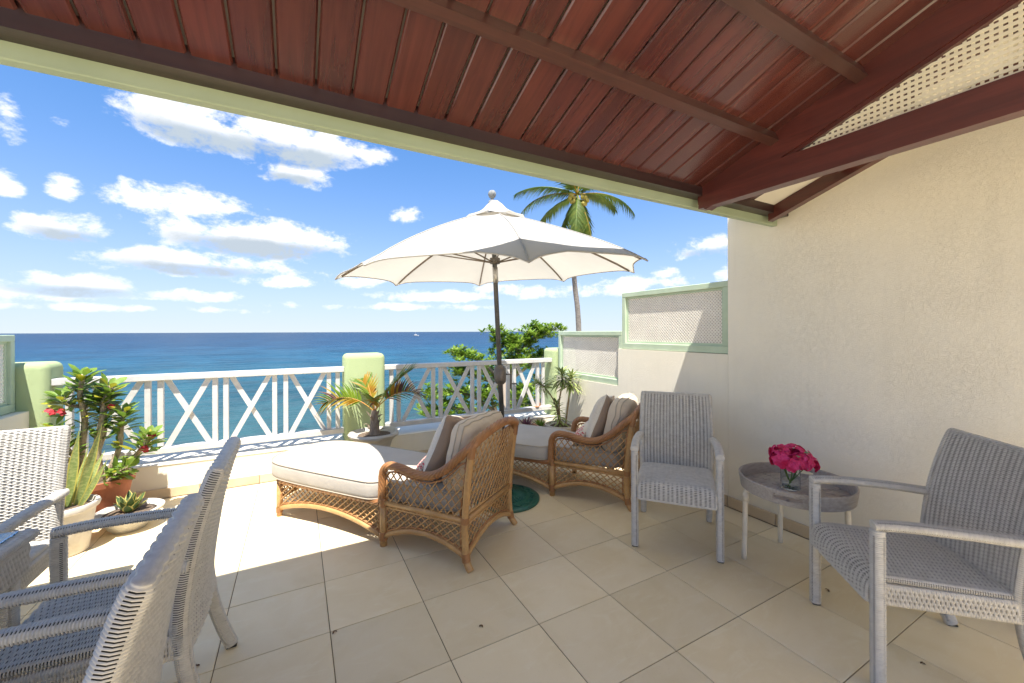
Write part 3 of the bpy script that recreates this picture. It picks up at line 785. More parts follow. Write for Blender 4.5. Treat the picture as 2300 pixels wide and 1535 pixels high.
# side table with tray
def carved():
    m, b, p = newmat('grey_wood')
    v = b.node('ShaderNodeTexCoord').outputs['Object']
    g = b.noise(b.vscale(v, (3, 30, 30)), 2.5, 5, 0.6)
    col = b.mix(b.ramp01(g, 0.3, 0.7), (0.33, 0.295, 0.26), (0.43, 0.39, 0.35))
    b.put(p.inputs['Base Color'], col); p.inputs['Roughness'].default_value = 0.7
    b.put(p.inputs['Normal'], b.bump(g, 0.6, 0.001))
carved()
mat('cream_cane', (0.74, 0.70, 0.60), (0.68, 0.63, 0.53), 8, 0.5)
def side_table():
    cx, cy = 2.762, 1.372
    t = tag(empty('side_table', (cx, cy, 0)), 'round grey wooden tray table with carved top and cream legs by the wall', 'side table')
    R = .298; n = 120; z0, z1 = .468, .548
    mb = MB(); zs = [z0, z0 + .026, z0 + .032, z0 + .055, z0 + .060, z1]
    ang0 = [radians(200), radians(20)]
    def inslot(a): return any(abs((a - q + pi) % (2 * pi) - pi) < radians(14.5) for q in ang0)
    for rr, sgn in ((R, 1), (R - .014, -1)):
        vs = [((rr + .012 * (z - z0) / .08) * cos(2 * pi * j / n), (rr + .012 * (z - z0) / .08) * sin(2 * pi * j / n), z) for z in zs for j in range(n)]
        vs = [Vector(v).to_tuple() for v in vs]; fs = []
        for i in range(len(zs) - 1):
            for j in range(n):
                a = 2 * pi * (j + .5) / n
                if 1 <= i <= 3 and inslot(a): continue
                q = (i * n + j, i * n + (j + 1) % n, (i + 1) * n + (j + 1) % n, (i + 1) * n + j); fs.append(q if sgn > 0 else q[::-1])
        mb.add(vs, fs)
    ro, ri = R + .012, R - .002
    mb.lathe([(ri, z1), (ri + .007, z1 + .004), (ro, z1)], n, cap=False)
    for q in ang0:   # rounded lip of each handle slot
        pts = []
        for k in range(29):
            a = 2 * pi * k / 28; aa = q + radians(14.8) * cos(a); zz = z0 + .0435 + .016 * sin(a); pts.append(((R + .004) * cos(aa), (R + .004) * sin(aa), zz))
        mb.tube(pts, .0035, 5, False)
    tray = sharp(mb.build('tray', 'grey_wood', t))
    sharp(MB().lathe([(0, .470), (R - .01, .470), (R - .006, .480), (R - .02, .486), (0, .486)], n).build('tray_floor', 'grey_wood', tray))
    # carved scrolls, low relief
    cv = MB(); rg = random.Random(7)
    for k in range(14):
        a0 = 2 * pi * k / 14
        for r0 in (.10, .17, .235):
            pts = []
            sc = .030 if r0 > .12 else .022
            for i in range(12):
                u = i / 11; th = a0 + r0 * 3 + u * 4.6; rad_ = sc * (1 - .75 * u)
                pts.append((r0 * cos(a0 + r0) + rad_ * cos(th), r0 * sin(a0 + r0) + rad_ * sin(th), .487))
            cv.tube(pts, [.0035 * (1 - .5 * i / 11) for i in range(12)], 5)
    for k in range(10):
        a0 = 2 * pi * k / 10
        cv.leaf((.02 * cos(a0), .02 * sin(a0), .4875), (cos(a0), sin(a0), 0), (0, 0, 1), .075, .03, 0, -.25, 4)
    tag(cv.build('carving', 'grey_wood', tray, True), kind='stuff')
    for sx in (-1, 1):
        for sy in (-1, 1):
            x, y = sx * .205, sy * .195
            MB().tube(bez([(x * 1.02, y * 1.02, 0), (x * 1.0, y * 1.0, .25), (x * .98, y * .98, .42), (x * .90, y * .90, .458), (x * .72, y * .72, .466)], 6), .0155, 12).build('leg', 'cream_cane', t, True)
            MB().tube([(x * .985, y * .985, .375), (x * .975, y * .975, .43)], .0178, 12).build('binding', 'cream_cane', t, True)
    MB().lathe([(.19, .452), (.205, .459), (.19, .466), (.185, .459), (.19, .452)], 40, cap=False).build('under_ring', 'cream_cane', t, True)
side_table()
# vase of flowers
mv, b, p = newmat('clear_glass')
p.inputs['Base Color'].default_value = (0.96, 0.98, 0.97, 1); p.inputs['Roughness'].default_value = 0.02; p.inputs['Transmission Weight'].default_value = 1.0; p.inputs['IOR'].default_value = 1.2
mat('petal', (0.66, 0.016, 0.11), (0.80, 0.06, 0.24), 30, 0.6, trans=0.25, lo=.4, hi=.6)
mat('stem_green', (0.10, 0.20, 0.035), (0.16, 0.24, 0.06), 20, 0.5)
mat('leaf_dull', (0.16, 0.26, 0.12), (0.20, 0.30, 0.15), 14, 0.5, trans=0.2)
mat('shell', (0.62, 0.54, 0.42), (0.74, 0.68, 0.58), 40, 0.4)
def flowers():
    t = tag(empty('flower_vase', (2.735, 1.385, .487)), 'glass vase of bright magenta hydrangea flowers on the tray table', 'vase')
    rg = random.Random(3)
    sharp(MB().lathe([(0, .001), (.050, .001), (.052, .004), (.052, .125), (.0505, .126), (.049, .125), (.049, .008), (0, .007)], 40).build('glass', 'clear_glass', t))
    for k in range(9):
        a = rg.uniform(0, 6.28); r = rg.uniform(.008, .034); s_ = rg.uniform(.010, .017)
        m_ = MB().lathe([(0, 0), (s_ * .7, s_ * .25), (s_, s_ * .7), (s_ * .6, s_ * 1.15), (0, s_ * 1.35)], 9, wob=lambda i, q: 1 + .25 * sin(3 * q + k))
        m_.build('shell', 'shell', t, True, loc=(r * cos(a), r * sin(a), .009 + rg.uniform(0, .012)))
    heads = [(-.062, .01, .175, .040), (-.02, .03, .195, .045), (.03, .0, .190, .045), (.075, -.01, .165, .042), (.0, -.045, .165, .042), (.055, -.05, .145, .036), (-.045, -.035, .160, .036), (.09, .03, .15, .035), (.03, .055, .17, .038)]
    for (x, y, z, R) in heads:
        x, y, z, R = x * 1.35, y * 1.35, z * 1.08, R * 1.32
        MB().tube(bez([(x * .25 * -1, y * .3 * -1, .012), (x * .35, y * .35, .08), (x * .9, y * .9, z - .01)], 5), .003, 6).build('stem', 'stem_green', t, True)
        mb = MB()
        for i in range(17):
            th = rg.uniform(0, 6.28); ph = math.acos(rg.uniform(-.45, 1)); d = Vector((sin(ph) * cos(th), sin(ph) * sin(th), cos(ph)))
            c = Vector((x, y, z)) + d * R * rg.uniform(.75, 1.05); tg = d.orthogonal().normalized(); a0 = rg.uniform(0, 6.28)
            for j in range(4):
                e = Matrix.Rotation(a0 + j * pi / 2, 3, d) @ tg
                mb.leaf(c, e + d * .35, d, .034, .032, .5, .2, 2, shape=lambda u: .25 + .75 * sin(pi * min(1, u * .85 + .1)))
        mb.build('flower_head', 'petal', t, True)
    for (x, y, z, dx, dy) in ((-.07, -.08, .235, -.9, -.5), (-.03, -.09, .25, .5, -.7)):
        MB().leaf((x, y, z), (dx, dy, .25), (.0, -.3, 1), .038, .024, .4, .2, 4).build('leaf', 'leaf_dull', t, True)
flowers()
# ------------------------------------------------------------------ rattan daybeds
def rattan_mat(name, c1, c2, c3):
    m, b, p = newmat(name)
    v = b.node('ShaderNodeTexCoord').outputs['Object']
    n = b.noise(v, 9, 4, 0.6); n2 = b.noise(v, 55, 3, 0.6)
    col = b.mix(b.ramp01(n, 0.32, 0.68), c1, c2); col = b.mix(b.m('MULTIPLY', b.ramp01(n2, 0.5, 0.75), 0.5), col, c3)
    b.put(p.inputs['Base Color'], col); p.inputs['Roughness'].default_value = 0.42; p.inputs['Coat Weight'].default_value = 0.15
    b.put(p.inputs['Normal'], b.bump(n2, 0.5, 0.001))
rattan_mat('rattan', (0.52, 0.31, 0.125), (0.43, 0.24, 0.09), (0.30, 0.15, 0.055))
rattan_mat('rattan_dark', (0.38, 0.18, 0.066), (0.30, 0.13, 0.046), (0.19, 0.078, 0.03))
def fabric(name, c1, c2, wr=0.004, vs_=9):
    m, b, p = newmat(name)
    v = b.node('ShaderNodeTexCoord').outputs['Object']
    n = b.noise(v, 5, 4, 0.6)
    b.put(p.inputs['Base Color'], b.mix(b.ramp01(n, 0.3, 0.7), c1, c2)); p.inputs['Roughness'].default_value = 0.9; p.inputs['Sheen Weight'].default_value = 0.15
    p.inputs['Specular IOR Level'].default_value = 0.2
    w = b.noise(v, vs_, 3, 0.5, 0.4); th = b.noise(v, 700, 1, 0.5)
    b.put(p.inputs['Normal'], b.bump(b.m('ADD', w, b.m('MULTIPLY', th, 0.06)), 0.8, wr))
    return m
fabric('mattress_fabric', (0.45, 0.41, 0.355), (0.41, 0.375, 0.325), .010, 6)
fabric('cushion_fabric', (0.63, 0.53, 0.405), (0.57, 0.475, 0.36), .010, 12)
fabric('piping_fabric', (0.42, 0.37, 0.29), (0.38, 0.33, 0.26), .001)
def band_fabric():
    m, b, p = newmat('banded_fabric')
    v = b.node('ShaderNodeTexCoord').outputs['Object']; x, y, z = b.xyz(v)
    sw = b.noise(v, 24, 3, 0.6, 2.0)
    cream = b.mix(b.m('MULTIPLY', b.ramp01(b.m('ABSOLUTE', b.m('SUBTRACT', sw, 0.5)), 0.03, 0.0), 0.5), (0.66, 0.60, 0.50), (0.50, 0.42, 0.32))
    col = b.mix(b.m('LESS_THAN', y, 0.0), cream, (0.30, 0.215, 0.15))
    b.put(p.inputs['Base Color'], col); p.inputs['Roughness'].default_value = 0.85; p.inputs['Sheen Weight'].default_value = 0.15
    b.put(p.inputs['Normal'], b.bump(b.noise(v, 14, 3), 0.8, 0.008))
    m, b, p = newmat('ikat_fabric')
    v = b.node('ShaderNodeTexCoord').outputs['Object']
    w = b.node('ShaderNodeTexWave', wave_type='BANDS', bands_direction='DIAGONAL'); b.put(w.inputs['Vector'], v); w.inputs['Scale'].default_value = 16; w.inputs['Distortion'].default_value = 9; w.inputs['Detail'].default_value = 3; w.inputs['Detail Scale'].default_value = 2.5
    msk = b.ramp01(b.noise(v, 7, 2), 0.48, 0.56)
    f = b.m('MULTIPLY', b.ramp01(w.outputs[1], 0.55, 0.7), msk)
    b.put(p.inputs['Base Color'], b.mix(f, (0.68, 0.60, 0.48), (0.55, 0.06, 0.07))); p.inputs['Roughness'].default_value = 0.85
    b.put(p.inputs['Normal'], b.bump(b.noise(v, 14, 3), 0.8, 0.006))
band_fabric()

WD = .645
def twist_tube(mb, path, r, strands=8, twist=150.0, n=32):
    acc = [0.0]
    for a, b_ in zip(path, path[1:]): acc.append(acc[-1] + (Vector(b_) - Vector(a)).length)
    path = densify(path, .0042); acc = [0.0]
    for a, b_ in zip(path, path[1:]): acc.append(acc[-1] + (b_ - a).length)
    return mb.tube(path, r, n, True, sec=lambda i, t: 1 + .13 * cos(strands * (t + acc[i] * twist / strands * 1.0)))
def densify(path, step):
    out = []
    for a, b_ in zip(path, path[1:]):
        a, b_ = Vector(a), Vector(b_); k = max(1, int((b_ - a).length / step))
        out += [a.lerp(b_, i / k) for i in range(k)]
    out.append(Vector(path[-1])); return out
def canes(mb, f, u0, u1, zlo, zhi, pit=.046, slope=1.25, r=.0048, off=.004, both=True):
    """diagonal canes on a panel: f(u, z) -> 3-D, zlo(u), zhi(u) bounds"""
    zmin = min(zlo(lerp(u0, u1, i / 20)) for i in range(21)); zmax = max(zhi(lerp(u0, u1, i / 20)) for i in range(21))
    for sgn in ((1, -1) if both else (1,)):
        span = (zmax - zmin) / slope
        k = u0 - span - pit
        while k < u1 + span + pit:
            # line u = k + (z-zmin)/slope (sgn>0) or mirrored
            pts = []; run = []
            N = 26
            for i in range(N + 1):
                z = lerp(zmin, zmax, i / N); u = k + (z - zmin) / slope if sgn > 0 else k + span - (z - zmin) / slope
                if u0 <= u <= u1 and zlo(u) <= z <= zhi(u): run.append((u, z))
                else:
                    if len(run) > 1: pts.append(run)
                    run = []
            if len(run) > 1: pts.append(run)
            for rn in pts:
                sel = [rn[0]] + rn[3:-3:4] + [rn[-1]] if len(rn) > 7 else [rn[0], rn[-1]]
                P = []
                for (u, z) in sel:
                    q = Vector(f(u, z)); e = Vector(f(u + .001, z)) - q; g = Vector(f(u, z + .001)) - q
                    P.append(q + e.cross(g).normalized() * off * sgn)
                mb.tube(P, r, 5, False)
            k += pit * 1.25
def make_daybed():
    t = empty('rattan_daybed')
    RA, RD = 'rattan', 'rattan_dark'
    SZ = .298
    joint = lambda x: Vector((x, -.055, .765))
    # continuous twisted rail: arm - back arch - arm
    half = [(0, .672, .30), (0, .668, .42), (-.004, .655, .515), (-.008, .60, .562), (-.008, .50, .560), (-.004, .38, .535), (0, .26, .540), (0, .14, .60), (0, .03, .70), (0, -.05, .768)]
    arch = [(.10, -.085, .822), (WD / 2, -.105, .858), (WD - .10, -.085, .822)]
    rail = half + arch + [(WD - x, y, z) for x, y, z in half[::-1]]
    rp = densify(bez(rail, 7), .012)
    twist_tube(MB(), rp, .0265).build('arm_rail', RD, t, True)
    for x in (0, WD):
        sx = 1 if x else -1
        bp = bez([(x + sx * .012, -.045, 0), (x + sx * .004, -.01, .06), (x, 0, .16), (x, .0, .30), (x, -.02, .52), (x, -.05, .75)], 7)
        o = MB().tube(bp, .0225, 12).build('post', RA, t, True)
        for zc, zl in ((.075, .05), (.30, .04), (.72, .07)):
            k = min(range(len(bp)), key=lambda i: abs(bp[i].z - zc)); a, c = bp[max(k - 1, 0)], bp[min(k + 1, len(bp) - 1)]; d = (c - a).normalized()
            pts = densify([bp[k] - d * zl / 2, bp[k] + d * zl / 2], .003)
            MB().tube(pts, lambda i: .0255 + .0018 * (i % 2), 12).build('binding', RD, o, True)
        mp = [(x, .66, 0), (x, .66, .31)]
        o = MB().tube(mp, .025, 12).build('post', RA, t, True)
        for zc in (.068, .30):
            MB().tube(densify([(x, .66, zc - .028), (x, .66, zc + .028)], .003), lambda i: .028 + .002 * (i % 2), 12).build('binding', RD, o, True)
        fp = [(x, 1.748, 0), (x, 1.745, .28)]
        o = MB().tube(fp, lambda i: .022, 12).build('post', RA, t, True)
        MB().tube(densify([(x, 1.747, .03), (x, 1.747, .07)], .003), lambda i: .0245 + .0018 * (i % 2), 12).build('binding', RD, o, True)
        # seat rails
        for z, r in ((.30, .0185), (.272, .009)):
            MB().tube([(x, .02, z), (x, .64, z)], r, 10).build('seat_rail', RA, t, True)
        twist_tube(MB(), densify([(x, .685, .293), (x, 1.735, .285)], .012), .022, 7).build('seat_rail', RD, t, True)
        # arched foot rails
        a1 = lambda u: .062 + .092 * sin(pi * (u - .68) / (1.735 - .68)) ** .8 if .68 < u < 1.735 else .062
        a0 = lambda u: .07 + .085 * sin(pi * u / .64) ** .8 if 0 < u < .64 else .07
        for fn, u0, u1 in ((a1, .685, 1.732), (a0, .012, .638)):
            pts = [(x, lerp(u0, u1, i / 24), fn(lerp(u0, u1, i / 24))) for i in range(25)]
            MB().tube(pts, .0185, 10).build('foot_rail', RA, t, True)
            MB().tube([(x, q[1], q[2] + .026) for q in pts], .0075, 7).build('edge_cane', RD, t, True)
        # upright edge canes beside the posts
        ec = MB()
        for (y_, za, zb) in ((.032, .11, .27), (.628, .11, .27), (.692, .10, .26), (1.715, .10, .26), (.034, .325, .69), (.628, .325, .50)):
            dy = -.05 * (zb > .6)
            ec.tube([(x, y_, za), (x, y_ + dy, zb)], .0065, 6)
        ec.build('edge_cane', RD, t, True)
        top = lambda u: [q for q in rp if q.x < .05 and abs(q.y - u) < .02][0].z - .03 if [q for q in rp if q.x < .05 and abs(q.y - u) < .02] else .5
        tp = [(lerp(.0, .63, i / 20)) for i in range(21)]
        MB().tube([(x, u - (.03 if i == 0 else 0), min(top(u), .53 if u > .6 else 9) - .012) for i, u in enumerate(tp)], .0065, 7).build('edge_cane', RD, t, True)
        mb = MB()
        P = lambda u, z: (x, u - (max(0, z - .3) * .11 if u < .2 else 0), z)
        canes(mb, P, .01, .64, lambda u: .315, lambda u: top(u))
        canes(mb, P, .02, .635, lambda u: a0(u) + .015, lambda u: .29, slope=.8)
        canes(mb, P, .69, 1.73, lambda u: a1(u) + .015, lambda u: .27, slope=.8)
        tag(mb.build('cane_lattice', RA, t, True), kind='stuff')
    # back
    BY = lambda z: -.0 if z < .3 else -.05 * ((z - .3) / .45) ** 1.2
    for z, r in ((.30, .0185), (.335, .009), (.268, .009)):
        MB().tube([(.02, BY(z), z), (WD - .02, BY(z), z)], r, 10).build('back_rail', RA, t, True)
    ab = lambda u: .07 + .085 * sin(pi * u / WD) ** .8 if 0 < u < WD else .07
    pts = [(lerp(.012, WD - .012, i / 24), -.005, ab(lerp(.012, WD - .012, i / 24))) for i in range(25)]
    MB().tube(pts, .0185, 10).build('foot_rail', RA, t, True)
    MB().tube([(q[0], q[1], q[2] + .026) for q in pts], .0075, 7).build('edge_cane', RD, t, True)
    topb = lambda u: .745 + .085 * sin(pi * min(max(u / WD, 0), 1)) - .012
    mb = MB(); PB = lambda u, z: (u, BY(z) - .035 * sin(pi * u / WD) * max(0, (z - .3)) / .45, z)
    canes(mb, PB, .02, WD - .02, lambda u: .34, topb, pit=.040, slope=1.7)
    canes(mb, PB, .02, WD - .02, lambda u: ab(u) + .015, lambda u: .285, slope=.8)
    for zc in (.45, .60):       # woven bands across the back
        for k in range(2):
            pts = [Vector(PB(lerp(.02, WD - .02, i / 60), zc + .007 * cos(pi * i / 2 + pi * k))) + Vector((0, -.006 * cos(pi * i + pi * k), 0)) for i in range(61)]
            mb.tube(pts, .003, 5)
    tag(mb.build('cane_lattice', RA, t, True), kind='stuff')
    # front bow
    bow = lambda z, r, m_, nm: MB().tube(bez([(0, 1.75, z), (.10, 1.85, z), (WD / 2, 1.915, z), (WD - .10, 1.85, z), (WD, 1.75, z)], 8), r, 10).build(nm, m_, t, True)
    bow(.285, .02, RD, 'front_rail'); bow(.10, .0185, RA, 'foot_rail')
    mb = MB(); bf = bez([(0, 1.75, 0), (.10, 1.85, 0), (WD / 2, 1.915, 0), (WD - .10, 1.85, 0), (WD, 1.75, 0)], 12)
    def PF(u, z):
        k = min(len(bf) - 1, max(0, int(u / WD * (len(bf) - 1)))); q = bf[k]; return (u, q.y, z)
    canes(mb, PF, .02, WD - .02, lambda u: .12, lambda u: .27, slope=.8)
    tag(mb.build('cane_lattice', RA, t, True), kind='stuff')
    # slatted deck under the mattress
    for k in range(9):
        y = .12 + k * .19
        MB().box((.015, y, .291), (WD - .015, y + .06, .303), .003).build('deck_slat', RA, t)
    # mattress: T outline, rounded front
    ol = []
    for i in range(25):
        a = -pi / 2 + pi * i / 24
        s_, c_ = sin(a), cos(a); ol.append((WD / 2 + .368 * abs(s_) ** .8 * (1 if s_ > 0 else -1), 1.62 + .36 * abs(c_) ** .75))
    right = [(WD / 2 + .372, 1.45), (WD / 2 + .370, 1.25), (WD / 2 + .366, 1.0), (WD / 2 + .360, .80), (WD / 2 + .352, .735), (WD / 2 + .315, .715), (WD / 2 + .288, .69), (WD / 2 + .285, .5), (WD / 2 + .285, .3), (WD / 2 + .280, .12), (WD / 2 + .262, .085), (WD / 2 + .2, .075)]
    loop = ol + right + [(WD / 2, .075)] + [(WD - x, y) for x, y in right[::-1]]
    L = []
    for a, c in zip(loop, loop[1:] + loop[:1]):
        a, c = Vector((*a, 0)), Vector((*c, 0)); k = max(1, int((c - a).length / .03)); L += [a.lerp(c, i / k) for i in range(k)]
    for _ in range(2): L = [(L[i - 1] + L[i] * 2 + L[(i + 1) % len(L)]) / 4 for i in range(len(L))]
    n = len(L); nr = []
    for i in range(n):
        d = (L[(i + 1) % n] - L[i - 1]).normalized(); nr.append(Vector((d.y, -d.x, 0)))
    if sum((L[i] - Vector((WD / 2, 1, 0))).dot(nr[i]) for i in range(n)) < 0: nr = [-q for q in nr]
    zt = .448
    prof = [(.05, .306), (.012, .308), (.0, .316), (-.004, .34), (-.006, .372), (-.004, .405), (.0, .425), (.010, .434), (.026, .438), (.06, .442), (.12, .446), (.2, .448)]
    vs = []; fs = []
    spine = lambda q: Vector((WD / 2, min(max(q.y, .36), 1.62), 0))
    for (ins, z) in prof:
        for i in range(n):
            if ins < .03: q = L[i] - nr[i] * ins
            else: q = L[i] - nr[i] * .02; s0 = spine(q); q = q + (s0 - q) * min(.95, (ins - .02) / max((s0 - q).length, .05))
            vs.append((q.x, q.y, z + (.004 * sin(q.x * 13 + q.y * 7) if z > .44 else 0)))
    R_ = len(prof)
    for r in range(R_ - 1):
        for i in range(n): fs.append((r * n + i, r * n + (i + 1) % n, (r + 1) * n + (i + 1) % n, (r + 1) * n + i))
    fs.append(tuple(range(n))[::-1]); fs.append(tuple((R_ - 1) * n + i for i in range(n)))
    me = MB().add(vs, fs).build('mattress', 'mattress_fabric', t, True)
    for z, e in ((.431, .0005), (.314, .0005)):
        pts = [L[i] + nr[i] * e + Vector((0, 0, z)) for i in range(n)]
        MB().tube(pts + [pts[0]], .0042, 6, False).build('piping', 'piping_fabric', me, True)
    return t
db = make_daybed()
tag(db, 'rattan daybed with beige mattress, nearest the camera in front of the potted palm', 'daybed', 'rattan daybeds')
db.location = (.921, 2.336, 0); db.rotation_euler = (0, 0, radians(36.87))
db2 = dup(db); tag(db2, 'rattan daybed with beige mattress by the wall, partly behind the upright wicker armchair', 'daybed')
db2.location = (2.404, 2.466, 0); db2.rotation_euler = (0, 0, radians(34.8))

def pillow(w, h, th, m, piping=None, box=0.0, seed=0, n=22):
    """pillow in the local x (width), z (height), y (thickness) frame, centred"""
    rg = random.Random(seed); ph = [rg.uniform(0, 6.28) for _ in range(6)]
    mb = MB()
    for sd in (1, -1):
        vs = []
        for j in range(n + 1):
            for i in range(n + 1):
                u, v = i / n * 2 - 1, j / n * 2 - 1
                pin = 1 - .10 * (1 - abs(u) ** 2) * abs(v) ** 4 * (1 - box) ; pin2 = 1 - .10 * (1 - abs(v) ** 2) * abs(u) ** 4 * (1 - box)
                e = max(0, 1 - abs(u) ** (2.6 + 4 * box)) ** .5 * max(0, 1 - abs(v) ** (2.6 + 4 * box)) ** .5
                y = sd * (th / 2 * e * (1 + .05 * sin(5 * u + ph[0]) * sin(4 * v + ph[1])) + box * .02)
                edge = max(abs(u), abs(v)) ** 6
                wr = .006 * edge * sin(11 * u + ph[2]) * sin(9 * v + ph[3])
                cr = box * .035; uu, vv = u * (1 - cr * abs(v) ** 5), v * (1 - cr * abs(u) ** 5)
                vs.append((uu * w / 2 * pin2, y + wr, vv * h / 2 * pin))
        fs = [(j * (n + 1) + i, j * (n + 1) + i + 1, (j + 1) * (n + 1) + i + 1, (j + 1) * (n + 1) + i) for j in range(n) for i in range(n)]
        if sd > 0: fs = [f[::-1] for f in fs]
        mb.add(vs, fs)
    rim = [j for j in range(n + 1)] + [(k + 1) * (n + 1) - 1 for k in range(1, n + 1)] + [n * (n + 1) + (n - 1 - k) for k in range(n)] + [k * (n + 1) for k in range(n - 1, 0, -1)]
    o2 = (n + 1) ** 2
    for a, c in zip(rim, rim[1:] + rim[:1]): mb.f.append((a, c, c + o2, a + o2))
    pts = [[Vector(mb.v[i + k * o2]) for i in rim] for k in (0, 1)]
    return mb, pts
def put_pillow(name, bedO, bedA, lx, ly, lz, tilt, yaw, w, h, th, m, label, cat, pip=None, box=0, seed=0, roll=0.0):
    mb, pts = pillow(w, h, th, m, box=box, seed=seed)
    o = mb.build(name, m, None, True)
    if pip:
        for k in (0, 1): MB().tube(pts[k] + [pts[k][0]], .0045, 6, False).build('piping', pip, o, True)
    M = Matrix.Translation(bedO) @ Matrix.Rotation(bedA, 4, 'Z') @ Matrix.Translation((lx, ly, lz)) @ Matrix.Rotation(yaw, 4, 'Z') @ Matrix.Rotation(tilt, 4, 'X') @ Matrix.Rotation(roll, 4, 'Y')
    o.matrix_world = M
    return tag(o, label, cat)
for O, A, w1, w2 in ((Vector((.921, 2.336, 0)), radians(36.87), 'nearer daybed in front of the palm', 1), (Vector((2.404, 2.466, 0)), radians(34.8), 'far daybed by the wall', 2)):
    put_pillow('back_cushion', O, A, WD / 2, .115, .655, radians(14), 0, .54, .47, .15, 'cushion_fabric', 'beige piped box cushion at the back of the ' + w1, 'cushion', 'piping_fabric', 1, w2)
    put_pillow('throw_pillow', O, A, WD / 2 - .02, .285, .675, radians(20), radians(-10 + 6 * w2), .46, .46, .19, 'banded_fabric', 'half cream, half brown throw pillow on the ' + w1, 'pillow', None, 0, 4 + w2, roll=radians(10))
    put_pillow('bolster_pillow', O, A, WD / 2 - .02, .43, .535, radians(48), radians(6), .42, .27, .13, 'ikat_fabric', 'small red patterned cream pillow on the ' + w1, 'pillow', None, 0, 8 + w2)
# ------------------------------------------------------------------ parasol
fabric('canopy_fabric', (0.50, 0.49, 0.465), (0.47, 0.46, 0.435), .005, 4)
def translucent(name, amt, tint):
    m = MATS[name]; t_ = m.node_tree; b = NB(t_)
    p = [n for n in t_.nodes if n.type == 'BSDF_PRINCIPLED'][0]; o = [n for n in t_.nodes if n.type == 'OUTPUT_MATERIAL'][0]
    tr = b.node('ShaderNodeBsdfTranslucent'); tr.inputs[0].default_value = (*tint, 1)
    mx = b.node('ShaderNodeMixShader'); mx.inputs[0].default_value = amt
    t_.links.new(p.outputs[0], mx.inputs[1]); t_.links.new(tr.outputs[0], mx.inputs[2]); t_.links.new(mx.outputs[0], o.inputs[0])
translucent('canopy_fabric', .30, (0.80, 0.74, 0.62))
mat('bronze_metal', (0.10, 0.085, 0.07), (0.14, 0.12, 0.10), 20, 0.45, metal=0.3)
mat('dark_pole', (0.055, 0.055, 0.052), (0.085, 0.08, 0.075), 14, 0.5, metal=0.2)
mat('brushed_metal', (0.50, 0.48, 0.44), (0.40, 0.38, 0.35), 30, 0.35, metal=0.8)
mat('grey_ball', (0.17, 0.18, 0.18), (0.26, 0.27, 0.27), 40, 0.8, (90, 0.004))
mat('green_iron', (0.010, 0.085, 0.06), (0.02, 0.12, 0.085), 12, 0.4, (60, 0.001))
mat('rib_metal', (0.16, 0.12, 0.09), (0.22, 0.17, 0.13), 20, 0.5)
UB = Vector((1.626, 3.146, 0)); UC = Vector((1.585, 3.262, 2.02))
